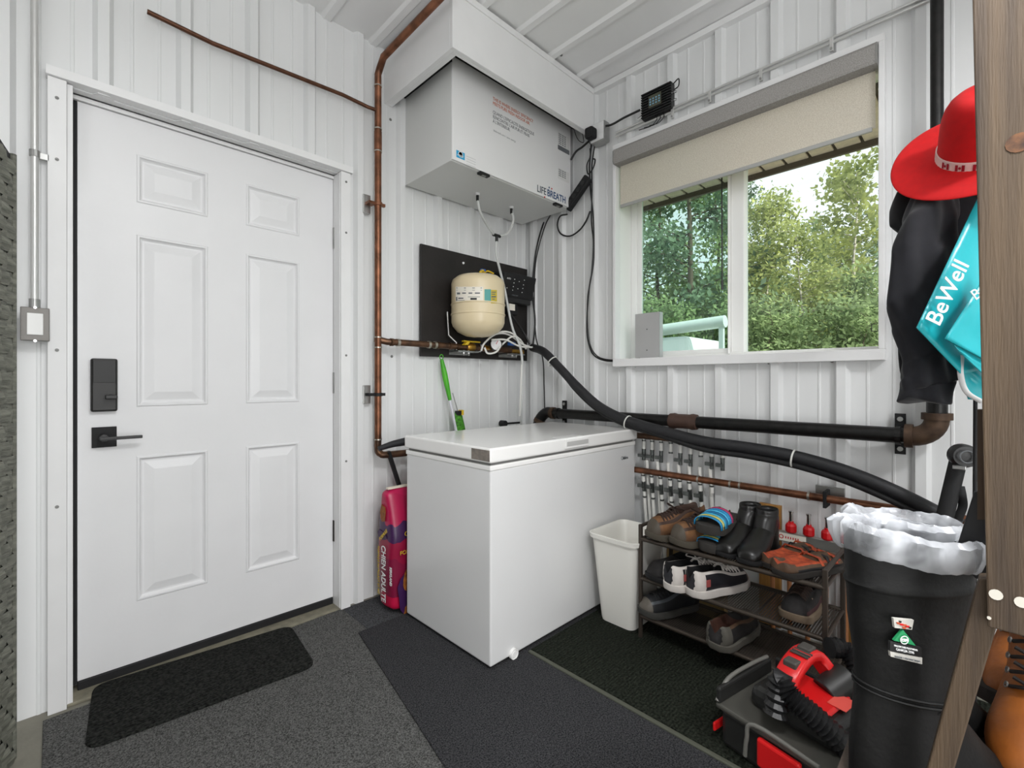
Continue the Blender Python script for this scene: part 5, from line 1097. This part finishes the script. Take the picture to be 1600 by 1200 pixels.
# ------------------------------------------------------------------ leather work boots, right bottom
WL = M('tan_work_leather', '#a55c18', .55, var=.35, vscale=16, col2='#7d4210', bump=.3)
def workboot(loc, dg, lab, sc=1.0):
    t = thing('work_boot', lab, 'boot', loc, math.radians(dg), 'tan leather work boots')
    L, W = .30, .115; S = []; N = 20
    for x, zc, rz_, w_ in ((.292, .035, .018, .04), (.275, .045, .028, .07), (.24, .052, .035, .098), (.20, .06, .04, .106), (.16, .075, .055, .10), (.13, .095, .07, .096)): S.append([Vector((x, math.cos(a)*w_/2, max(.025, zc+math.sin(a)*rz_))) for a in [2*math.pi*k/N for k in range(N)]])
    for xc, zc, ax, ti in ((.10, .125, .075, .6), (.085, .16, .068, .4), (.08, .19, .063, .2), (.08, .23, .062, .1), (.082, .265, .064, .05)): S.append([Vector((xc-math.sin(a)*-ax*-1, math.cos(a)*.046, max(.025, zc+math.sin(a)*ax*ti))) for a in [2*math.pi*k/N for k in range(N)]])
    c = sum(S[-1], Vector())/N; S.append([c+(v-c)*.85 for v in S[-1]]); S.append([v+Vector((0, 0, -.1)) for v in S[-1]])
    mb = MB().loft(S); mb.mi[-1] = 1; mb.build('boot_upper', [WL, LIN_], t, world=False, smooth=True, sub=1)
    MB().loft([[Vector((.075+math.cos(a)*.066, math.sin(a)*.044, z)) for a in [2*math.pi*k/16 for k in range(16)]] for z in (.02, .07, .12, .17)]).build('heel_counter', WL, t, world=False, smooth=True)
    sole_mesh(L, W, .028).build('sole', M('boot_sole', '#2a2420', .8), t, world=False, smooth=True)
    lb_ = MB(); ey = MB()
    for k in range(7):
        f_ = k/6; x = .175-.035*f_-(.012 if k > 3 else 0); z = .118+.14*f_; 
        if k > 2: x = .152
        for s_ in (1, -1):
            lb_.tube(smoothpath([(x-.008, s_*.030, z-.004), (x+.006, s_*.012, z+.008), (x+.002, -s_*.024, z+.018)], 4), .0035, 6)
            MB().lathe([(.003, 0), (.0055, 0), (.0055, .002), (.003, .002)], (x-.010, s_*.034, z-.004), (.5, s_, .3), 10).build('eyelet', ZINC, t, world=False)
    lb_.build('laces', M('black_lace', '#1d1613', .8), t, world=False, smooth=True)
    return t
d_ = PD(1620, 1100, .70); d_ = Vector((.97, -.16, ZB))
workboot(PD(1640, 1200, .86)*Vector((1,1,0)) if False else Vector((PD(1652, 0, .86).x, PD(1652, 0, .86).y, ZB)), 168, 'tan leather lace-up work boot behind the slanted wooden brace, front one')
workboot(Vector((PD(1640, 0, 1.03).x, PD(1640, 0, 1.03).y, ZB)), 165, 'tan leather lace-up work boot behind the slanted wooden brace, rear one')

# ------------------------------------------------------------------ vacuum
vc = thing('tool_box_vacuum', 'black and red portable wet dry vacuum on the floor in front of the shoe rack', 'vacuum', (1.45, .37, .018))
VB = M('vac_black', '#242423', .45, var=.15, vscale=30); VR = M('vac_red', '#d21a1c', .35)
Rz = Matrix.Translation((1.502, .343, 0)) @ Matrix.Rotation(math.radians(-12), 4, 'Z')
def vbx(name, a, b, mat, par=vc, bev=.006):
    return MB().box(a, b, Rz).build(name, mat, par, bevel=bev)
vbx('tank', (-.15, -.17, .019), (.13, .17, .13), VB, bev=.015)
vbx('tray_rim', (-.16, -.18, .125), (.14, .18, .14), M('vac_grey', '#4b4a45', .4), bev=.005)
vbx('motor_head', (-.09, -.10, .14), (.10, .12, .20), VB, bev=.02)
vbx('side_wall', (-.16, .165, .14), (.12, .18, .185), VB); vbx('side_wall', (-.16, -.18, .14), (.12, -.165, .175), VB)
vbx('rear_wall', (.125, -.16, .14), (.14, .16, .19), VB)
vbx('top_plate', (-.055, -.075, .20), (.075, .05, .215), VR, bev=.008)
h_ = [Rz @ Vector(p) for p in ((-.07, .03, .225), (-.05, .03, .26), (.0, .03, .285), (.05, .028, .292), (.085, .02, .275), (.10, -.02, .225))]
hy_ = (Rz.to_3x3() @ Vector((0, 1, 0))); hpth = smoothpath(h_, 5); hr_ = []
for i, p in enumerate(hpth):
    tg_ = (hpth[min(i+1, len(hpth)-1)]-hpth[max(i-1, 0)]).normalized(); hn_ = tg_.cross(hy_).normalized()
    hr_.append([p+hy_*a*.030+hn_*b*.014 for a, b in ((-1, -.6), (-.8, -1), (.8, -1), (1, -.6), (1, .6), (.8, 1), (-.8, 1), (-1, .6))])
MB().loft(hr_).build('handle', VR, vc, smooth=True)
for k in range(3): MB().box((-.002+.012*k, .002, .302), (.004+.012*k, .050, .3065), Rz).build('grip_slot', M('vac_pad', '#46433f', .7), vc, bevel=.001)
FRM = M('vac_frame', '#6a6964', .4)
for path_ in ([(-.165, -.10, .145), (-.165, .06, .148), (-.168, .08, .10), (-.168, .085, .05)], [(-.16, .175, .145), (-.10, .178, .188), (.02, .178, .192), (.11, .176, .188)]):
    MB().tube(smoothpath([Rz @ Vector(p) for p in path_], 5), .006, 8).build('frame_rail', FRM, vc, smooth=True)
for (a, b) in (((-.045, .012, .272), (-.012, .048, .296)), ((.028, .01, .296), (.068, .046, .313))): MB().box(a, b, Rz).build('grip_pad', M('vac_pad', '#46433f', .7), vc, bevel=.004)
vbx('latch', (-.175, -.06, .05), (-.158, .05, .125), VR); vbx('latch', (-.16, .182, .05), (-.02, .19, .075), VR)
vbx('battery_label', (-.01, -.095, .2155), (.055, -.05, .2165), M('vac_label', '#e0564c', .5), bev=0)
nz_ = [Rz @ Vector(p) for p in ((-.075, .03, .23), (-.115, .03, .215), (-.135, .02, .19))]
MB().tube(nz_, [.024, .026, .027], 16).build('hose_cuff', VB, vc, smooth=True)
hp_ = smoothpath([nz_[-1], PD(1219, 1064, 1.255), PD(1232, 1084, 1.235), PD(1256, 1106, 1.21), PD(1288, 1134, 1.19), PD(1325, 1170, 1.17), PD(1365, 1215, 1.16), PD(1400, 1250, 1.16)], 9)
MB().tube(hp_, [.0265+.004*math.cos(i*math.pi) for i in range(len(hp_))], 16).build('ribbed_hose', BLK, vc)
hq_ = smoothpath([PD(1296, 1012, 1.40), PD(1318, 1014, 1.40), PD(1334, 1034, 1.38), PD(1346, 1066, 1.36), PD(1362, 1110, 1.34)], 7)
MB().tube(hq_, [.025+.004*math.cos(i*math.pi) for i in range(len(hq_))], 16).build('ribbed_hose', BLK, vc)
MB().tube([Rz @ Vector((.05, -.02, .2)), Rz @ Vector((.12, -.05, .24))], .04, 18).build('hose_port', VB, vc, smooth=True, bevel=.004)

# ------------------------------------------------------------------ round headed tool & rod
rt = thing('ratchet_strap_tool', 'black tool with a round head and strap leaning behind the rubber boots', 'tool', PX(1480, 790, 1.6))
w0, w1 = PD(1499, 712, 1.45), PD(1478, 800, 1.45)
zf = (w0.z-.03)/(w0.z-w1.z); MB().tube([w0, w0+(w1-w0)*zf], .021, 12, flat=.6).build('shaft', BLKM, rt, smooth=True)
hd_ = PD(1499, 712, 1.43); MB().lathe([(0, .02), (.03, .018), (.036, .008), (.036, -.012), (.028, -.025), (0, -.03)], hd_+rv_*.012, (-fv*.9+rv_*-.4), 22).build('round_head', BLK, rt, smooth=True)
MB().lathe([(.016, 0), (.018, .002), (.020, 0)], hd_-fv*.028-rv_*.002, -fv+rv_*-.4, 20).build('head_ring', GTXT, rt, smooth=True)
MB().cbox(PD(1499, 730, 1.42), (.03, .03, .012)).build('clip', ZINC, rt, bevel=.002)
MB().tube(smoothpath([PD(1500, 760, 1.44), PD(1503, 775, 1.43), PD(1504, 792, 1.44), PD(1496, 812, 1.45)]), .011, 8, flat=.3).build('strap', BLKM, rt, smooth=True)
tag(MB().tube([PD(1524, 620, 1.25), PD(1523, 800, 1.25), PD(1523, HY+F*(H-.01)/1.25, 1.25)], .0045, 8).build('thin_rod', BLKM, smooth=True), 'thin black rod standing beside the wooden rack board', 'rod')

# ------------------------------------------------------------------ hat, hoodie, bag on hook rail behind the board
HATM = M('red_felt', '#d8030b', .9, var=.12, vscale=60, sheen=.05)
hc_ = PD(1535, 238, 1.03); hn = (Vector((0, 0, .62))-fv*.60-rv_*.50).normalized()
HS = .90
ht = thing('felt_hat', 'wide brimmed red hat with maple leaf band hanging at the top right', 'hat', hc_)
u_ = (rv_-hn*rv_.dot(hn)).normalized(); v_ = hn.cross(u_)
def hring(r, h, wave=0, sq=1): 
    out = []
    for k in range(48):
        a = 2*math.pi*k/48; out.append(hc_+(u_*r*math.cos(a)+v_*r*sq*math.sin(a)+hn*(h+wave*math.cos(2*a)))*HS)
    return out
MB().loft([hring(.172, .0, -.014), hring(.178, -.003, -.014), hring(.172, .003, -.014), hring(.13, .000, -.008), hring(.09, .004, -.002), hring(.084, .012), hring(.083, .045), hring(.082, .09), hring(.076, .128), hring(.060, .150), hring(.035, .154), hring(.006, .142)], cap=True).build('hat_body', HATM, ht, smooth=True, sub=1)
BAND = M('hat_band_white', '#f0ded8', .6)
MB().loft([hring(.0875, .006), hring(.0865, .030), hring(.084, .030), hring(.084, .006)], cap=False).build('hat_band', BAND, ht, smooth=True)
MAR = M('maple_red', '#a01028', .6)
for ad in range(-170, -20, 22):
    a = math.radians(ad); mb = MB()
    for da, wd in ((-4.4, 1.9), (4.4, 1.9)):
        A = [math.radians(ad+da-wd), math.radians(ad+da+wd)]
        mb.add([hc_+u_*HS*.0882*math.cos(A[0])+v_*HS*.0882*math.sin(A[0])+hn*HS*.010, hc_+u_*HS*.0882*math.cos(A[1])+v_*HS*.0882*math.sin(A[1])+hn*HS*.010, hc_+u_*HS*.0876*math.cos(A[1])+v_*HS*.0876*math.sin(A[1])+hn*HS*.026, hc_+u_*HS*.0876*math.cos(A[0])+v_*HS*.0876*math.sin(A[0])+hn*HS*.026], [(0, 1, 2, 3)])
    lf = []
    for j, r in enumerate((1, .45, .8, .4, 1, .45, .8, .35, .3, .35, .8, .45)):
        pass
    star = [(0, 1), (.25, .45), (.75, .6), (.55, .1), (.95, -.15), (.35, -.45), (.08, -.5), (.06, -1), (-.06, -1), (-.08, -.5), (-.35, -.45), (-.95, -.15), (-.55, .1), (-.75, .6), (-.25, .45)]
    b0_ = len(mb.v); mb.add([hc_+u_*HS*.0885*math.cos(a+math.radians(x*2.4))+v_*HS*.0885*math.sin(a+math.radians(x*2.4))+hn*HS*(.018+y*.0055) for x, y in star]+[hc_+u_*HS*.0887*math.cos(a)+v_*HS*.0887*math.sin(a)+hn*HS*.018], [(i, (i+1) % 15, 15) for i in range(15)])
    mb.build('flag_print', MAR, ht)
# hook rail that carries coat and hat, mostly behind the board
hr = thing('coat_hook_rail', 'wooden coat hook rail behind the upright board carrying hat and clothes', 'hook rail', PD(1650, 240, 1.1))
ra, rb_ = PD(1545, 215, 1.14), PD(1900, 215, 1.14)
MB().hexa([ra+Vector((0, 0, -.03)), rb_+Vector((0, 0, -.03)), rb_+fv*.02+Vector((0, 0, -.03)), ra+fv*.02+Vector((0, 0, -.03))], [ra+Vector((0, 0, .03)), rb_+Vector((0, 0, .03)), rb_+fv*.02+Vector((0, 0, .03)), ra+fv*.02+Vector((0, 0, .03))]).build('rail_board', PST, hr, bevel=.002)
for px in (1560, 1620, 1700): q0 = PD(px, 212, 1.139); MB().tube(smoothpath([q0, q0-fv*.04, q0-fv*.05+Vector((0, 0, .03))]), .005, 8).build('hook', BLKM, hr, smooth=True)
CLO = M('black_fleece', '#1a1a20', .95, var=.25, vscale=40, bump=1, bscale=9, sheen=.12); CL2 = M('charcoal_fleece', '#1f1f21', .95, bump=.8, bscale=14, sheen=.12)
hd2 = thing('hooded_sweatshirt', 'black hooded sweatshirt hanging with long cuffed sleeve below the red hat', 'sweatshirt', PD(1500, 300, 1.12))
def clothloft(name, secs, mat, par, depth=.55, folds=.006, seed=1, N=40, sub=1):
    rnd = random.Random(seed); ph = [rnd.random()*6 for _ in range(8)]; S = []
    secs2 = []
    for i in range(len(secs)-1):
        a, b = secs[i], secs[i+1]
        for k in range(4):
            t = k/4; tt2 = t*t*(3-2*t); secs2.append([a[j]*(1-tt2)+b[j]*tt2 for j in range(4)])
    secs2.append(list(secs[-1]))
    for i, (cx, y, hw, s) in enumerate(secs2):
        c = PD(cx, y, s); r = hw/F*s; R = []
        for k in range(N):
            a = 2*math.pi*k/N; f_ = 1+folds/r*(math.sin(3*a+ph[0]+i*.35)+.6*math.sin(7*a+ph[1]-i*.5)+.5*math.sin(i*1.3+a*2+ph[2])) if r > .01 else 1
            R.append(c+rv_*r*math.cos(a)*(1+(f_-1)*.35)+fv*r*depth*math.sin(a)*f_+Vector((0, 0, folds*.8*math.sin(a*2+i*.7+ph[3]))))
        S.append(R)
    return MB().loft(S).build(name, mat, par, smooth=True, sub=sub)
clothloft('sleeve', [(1478, 262, 20, 1.1), (1462, 300, 30, 1.08), (1452, 340, 40, 1.06), (1441, 395, 44, 1.05), (1437, 470, 46, 1.05), (1449, 520, 46, 1.05), (1452, 560, 40, 1.05), (1449, 596, 39, 1.05), (1448, 603, 38, 1.05), (1446, 628, 36, 1.05)], CLO, hd2, .55, .011, 2)
clothloft('body', [(1560, 240, 30, 1.13), (1545, 280, 70, 1.13), (1540, 340, 85, 1.13), (1545, 420, 95, 1.13), (1548, 500, 95, 1.13), (1548, 580, 85, 1.13)], CLO, hd2, .5, .014, 5)
clothloft('hood', [(1445, 268, 16, 1.16), (1428, 300, 26, 1.15), (1418, 330, 26, 1.15), (1414, 352, 20, 1.15), (1420, 370, 8, 1.15)], CL2, hd2, .6, .004, 8)
clothloft('sleeve', [(1470, 480, 30, 1.16), (1440, 540, 34, 1.16), (1432, 580, 24, 1.16), (1436, 600, 20, 1.16)], CL2, hd2, .5, .004, 9)
# turquoise bag
TQ = M('turquoise_plastic', '#20b3bd', .3, var=.12, vscale=10, bump=.5, bscale=14)
tb_ = thing('reusable_bag', 'turquoise shopping bag with white lettering hanging beside the hoodie', 'bag', PD(1530, 480, .96))
def sheet(name, q, s_, mat, n=14, amp=.006, seed=1, par=tb_, thick=.0015, ridge=0):
    rnd = random.Random(seed); ph = [rnd.random()*6 for _ in range(6)]; vs_ = []; fs = []
    for i in range(n+1):
        for j in range(n+1):
            u, v = i/n, j/n; x = (q[0][0]*(1-u)+q[1][0]*u)*(1-v)+(q[3][0]*(1-u)+q[2][0]*u)*v; y = (q[0][1]*(1-u)+q[1][1]*u)*(1-v)+(q[3][1]*(1-u)+q[2][1]*u)*v
            ss = [(s_[0]*(1-u)+s_[1]*u)*(1-v)+(s_[3]*(1-u)+s_[2]*u)*v][0]
            ss += amp*(math.sin(u*7+ph[0]+v*3)+.6*math.sin(v*11+ph[1]-u*4))*math.sin(math.pi*min(max(u, .03), .97))
            vs_.append(PD(x, y, ss))
    for i in range(n):
        for j in range(n): a = i*(n+1)+j; fs.append((a, a+1, a+n+2, a+n+1))
    return MB().add(vs_, fs).build(name, mat, par, smooth=True, solid=thick)
sheet('back_panel', [(1532, 300), (1432, 512), (1502, 585), (1610, 560)], [1.0, .955, .97, 1.0], TQ, seed=3)
sheet('front_fold', [(1540, 430), (1476, 529), (1534, 560), (1620, 600)], [.945, .93, .94, .95], TQ, seed=4, amp=.003)
sheet('lower_panel', [(1480, 527), (1497, 548), (1533, 582), (1600, 600)], [.935, .94, .945, .96], TQ, seed=6, amp=.002)
sheet('side_gusset', [(1502, 552), (1500, 590), (1513, 624), (1600, 632)], [.99, .985, .985, 1.0], TQ, seed=7, amp=.004)
MB().tube(smoothpath([PD(1502, 555, .972), PD(1501, 585, .97), PD(1510, 612, .97), PD(1534, 628, .972)]), .005, 8, flat=.4).build('white_strap', WTXT, tb_, smooth=True)
R2 = (PD(1500, 430, .955)-PD(1460, 512, .955)).normalized(); N2 = -fv; U2 = N2.cross(R2).normalized(); 
tp0 = PD(1467, 511, .939)
text('BeWell', .047, PD(1467, 511, .944), R2, U2, WTXT, tb_, sx=1.0, bold=.0005, ext=.0006)
text('Be', .03, PD(1524, 470, .915), (rv_*.8+Vector((0, 0, .6))), (Vector((0, 0, .8))-rv_*.6), WTXT, tb_)

# ------------------------------------------------------------------ outside
GR = M('meadow_ground', '#8a8a68', .9, var=.5, vscale=1.5)
st(MB().box((2.6, -40, -.6), (70, 60, -.3)).build('ground', GR))
# eave
SOF = M('soffit_metal', '#ead6cc', .6, var=.25, vscale=30); 
ev = MB()
for k in range(26):
    y = -.6+k*.115; ev.box((2.45, y+.004, 2.292), (2.93, y+.105, 2.303)); 
st(ev.build('roof_soffit', SOF, bevel=.003))
MB_ = MB().box((2.44, -.7, 2.306), (2.93, 2.5, 2.32)); MB_.box((2.93, -.7, 2.262), (2.95, 2.5, 2.44)); st(MB_.build('roof_eave', M('eave_brown', '#4a3a34', .6)))
st(MB().box((XF+.072, -2, 0), (XF+.09, WY0-.012, 2.6)).box((XF+.072, WY1+.012, 0), (XF+.09, 2.4, 2.6)).box((XF+.072, WY0-.012, 0), (XF+.09, WY1+.012, WZ0-.012)).box((XF+.072, WY0-.012, WZ1+.011), (XF+.09, WY1+.012, 2.6)).build('wall_outside', TRIM))
# trees
def leafmat(name, h1, h2):
    m = bpy.data.materials.new(name); m.use_nodes = True; g = m.node_tree; g.nodes.clear(); go = g.nodes.new('ShaderNodeOutputMaterial')
    mx = g.nodes.new('ShaderNodeMixShader'); df = g.nodes.new('ShaderNodeBsdfDiffuse'); tl = g.nodes.new('ShaderNodeBsdfTranslucent'); mx.inputs[0].default_value = .45
    tc = g.nodes.new('ShaderNodeTexCoord'); n = g.nodes.new('ShaderNodeTexNoise'); n.inputs['Scale'].default_value = 1.3; n.inputs['Detail'].default_value = 6
    rp = g.nodes.new('ShaderNodeValToRGB'); rp.color_ramp.elements[0].color = lin(h1); rp.color_ramp.elements[1].color = lin(h2); rp.color_ramp.elements[0].position = .35; rp.color_ramp.elements[1].position = .65
    g.links.new(tc.outputs['Object'], n.inputs[0]); g.links.new(n.outputs[0], rp.inputs[0]); g.links.new(rp.outputs[0], df.inputs[0]); g.links.new(rp.outputs[0], tl.inputs[0])
    g.links.new(df.outputs[0], mx.inputs[1]); g.links.new(tl.outputs[0], mx.inputs[2]); g.links.new(mx.outputs[0], go.inputs[0]); return m
LG = [leafmat('leaf_green', '#667a58', '#a2b684'), leafmat('leaf_yellow', '#76855a', '#c9d08a'), leafmat('leaf_dark', '#566a58', '#8ba287')]
BARK = M('bark', '#5d5348', .9, var=.4, vscale=6, stretch=(3, 3, .6)); BIRCH = M('birch_bark', '#d8d3c8', .8, var=.7, vscale=5, col2='#5b554c', stretch=(1, 1, 4))
def tree_proto(seed, hgt, rad, nleaf, low_, bark, lm, spread=.28, leaf=.11):
    rnd = random.Random(seed); tr_ = MB(); path = [Vector((0, 0, 0))]; x = y = 0
    for k in range(8): x += rnd.uniform(-.12, .12); y += rnd.uniform(-.12, .12); path.append(Vector((x, y, hgt*(k+1)/8)))
    tr_.tube(path, [rad*(1-.85*k/8) for k in range(9)], 9)
    lv_ = MB(); nb = 34
    for b in range(nb):
        f_ = low_+(1-low_)*((b+rnd.random())/nb); k = min(7, int(f_*8)); base = path[k].lerp(path[k+1], f_*8-k)
        a = rnd.uniform(0, 2*math.pi); ln = hgt*spread*(1.15-f_)*rnd.uniform(.6, 1.1)+.35; el = rnd.uniform(-.1, .5)
        tip = base+Vector((math.cos(a)*ln, math.sin(a)*ln, ln*el)); tr_.tube([base, base.lerp(tip, .5)+Vector((0, 0, .08)), tip], [rad*.22, rad*.14, .008], 5)
        for _ in range(nleaf//nb):
            t = rnd.random()**.6; c = base.lerp(tip, t)+Vector((rnd.gauss(0, .26), rnd.gauss(0, .26), rnd.gauss(0, .22)))
            u = Vector((rnd.gauss(0, 1), rnd.gauss(0, 1), rnd.gauss(0, 1))).normalized(); v = u.orthogonal().normalized(); w_ = leaf*rnd.uniform(.5, 1.1)
            lv_.add([c-u*w_, c-v*w_*.5, c+u*w_, c+v*w_*.5], [(0, 1, 2, 3)])
    return tr_, lv_, bark, lm
protos = [tree_proto(1, 9.5, .10, 5200, .12, BARK, LG[0]), tree_proto(2, 11, .12, 5200, .10, BARK, LG[2], .24), tree_proto(3, 8.0, .075, 4200, .22, BIRCH, LG[1]), tree_proto(4, 4.0, .04, 3600, .05, BARK, LG[0], .42, .09)]
pm = []
def tree(kind, px, s, rz, sc, lab):
    p = PD(px, HY, s); loc = (p.x, p.y, -.35)
    t = thing(('broadleaf_tree', 'tall_tree', 'birch_tree', 'shrub')[kind], lab, 'shrub' if kind == 3 else 'tree', loc, rz, 'bushes beyond the window' if kind == 3 else 'trees beyond the window')
    if len(pm) <= kind or pm[kind] is None:
        tr_, lv_, bk_, lm = protos[kind]; a = tr_.build('trunk', bk_, t, world=False, smooth=True); b = lv_.build('foliage', lm, t, world=False)
        while len(pm) <= kind: pm.append(None)
        pm[kind] = (a, b)
    else:
        for o_ in pm[kind]: c_ = o_.copy(); C.objects.link(c_); c_.parent = t
    t.scale = (sc, sc, sc); return t
T_ = [(0, 1030, 15, 0, 1.0, 'green broadleaf tree at the left of the left window pane'), (1, 1085, 13, 1.4, .95, 'dark green tree in the middle of the left window pane'), (0, 1120, 18, 2.2, 1.1, 'green tree behind the window mullion'),
      (1, 1150, 22, .6, 1.0, 'tall dark tree far behind the mullion'), (2, 1195, 12.5, .4, .78, 'yellow green birch at the left of the right pane'), (2, 1247, 11, 2.5, .62, 'white barked birch in the centre of the right pane'),
      (0, 1290, 20, 3.0, .86, 'green tree far off in the middle of the right pane'), (2, 1345, 15, 4.0, 1.05, 'tall yellow green tree at the right of the right pane'), (1, 1385, 19, 5.0, .9, 'dark tree at the right edge of the window view'), (0, 990, 20, 5.3, 1.1, 'tall green tree at the far left of the window view'), (1, 1225, 26, 2.0, .75, 'distant dark tree left of centre in the right pane'), (1, 1320, 28, 1.0, .85, 'distant dark tree right of centre in the right pane')]
for a in T_: tree(*a)
for i, (px, s, sc) in enumerate(((1010, 11, .8), (1050, 10, .72), (1100, 12, .85), (1150, 11, .8), (1185, 9.5, .72), (1220, 10.5, .75), (1265, 9.5, .66), (1300, 10.5, .78), (1335, 9.2, .70), (1372, 9.8, .75), (1205, 14, 1.1), (1280, 14, 1.1), (1350, 13, 1.05), (1060, 16, 1.2), (1120, 15, 1.2))):
    tree(3, px, s, i*1.7, sc, 'leafy bush number' if False else ['low green bush at the left of the left pane', 'low green bush behind the white truck', 'green bush right of the white truck rack', 'green bush behind the mullion foot', 'green bush at the lower left of the right pane', 'green bush at the foot of the white birch, left side', 'green bush at the foot of the white birch, right side', 'green bush at the lower middle of the right pane', 'green bush at the lower right of the right pane', 'green bush at the lower right window corner', 'tall bush behind the birch, left side', 'tall bush behind the birch, middle', 'tall bush behind the birch, right side', 'tall bush behind the truck cab', 'tall bush behind the truck bed'][i])
# white truck with rack
tk2 = thing('pickup_truck', 'white pickup truck with a roof ladder rack seen through the left pane', 'truck', (7.2, 3.4, -.3))
TW = M('truck_white', '#e8ebee', .3); TGl = M('truck_glass', '#5a6a80', .1)
MB().box((6.4, 1.6, .25), (8.2, 5.6, .95)).build('truck_body', TW, tk2, bevel=.06)
MB().hexa([(6.5, 2.9, .95), (8.1, 2.9, .95), (8.1, 4.6, .95), (6.5, 4.6, .95)], [(6.62, 3.05, 1.74), (7.98, 3.05, 1.74), (7.98, 4.2, 1.74), (6.62, 4.2, 1.74)]).build('cab', TW, tk2, bevel=.05)
MB().hexa([(6.495, 3.05, 1.05), (6.5, 3.05, 1.05), (6.5, 4.3, 1.05), (6.495, 4.3, 1.05)], [(6.585, 3.15, 1.52), (6.6, 3.15, 1.52), (6.6, 4.1, 1.52), (6.585, 4.1, 1.52)]).build('side_window', TGl, tk2)
for y in (2.2, 4.9):
    for x in (6.45, 8.15): MB().tube([(x-.1, y, .05), (x+.1, y, .05)], .35, 20).build('wheel', BLKM, tk2, smooth=True)
MB().tube([(6.6, 2.5, 1.90), (6.6, 4.4, 1.80)], .085, 14).build('rack_tube', M('rack_white', '#c9d0d2', .4), tk2, smooth=True)
for y in (2.55, 4.1):
    for x in (6.6,): MB().box((x-.03, y-.03, .9 if y < 3 else 1.6), (x+.03, y+.03, 1.88)).build('rack_post', M('rack_white'), tk2)
# ceiling lamps that light the room
for i, (x, y) in enumerate(((.30, -.2), (1.0, -1.0))):
    t = thing('ceiling_light', ('square ceiling light behind the camera, nearer the door', 'square ceiling light behind the camera, nearer the window wall')[i], 'light', (x, y, ZC-.02))
    MB().box((x-.17, y-.17, 2.37), (x+.17, y+.17, 2.43)).build('lamp_housing', TRIM, t, bevel=.005)
    MB().tube([(x, y, 2.43), (x, y, ZC-.012)], .008, 10).build('lamp_rod', TRIM, t)
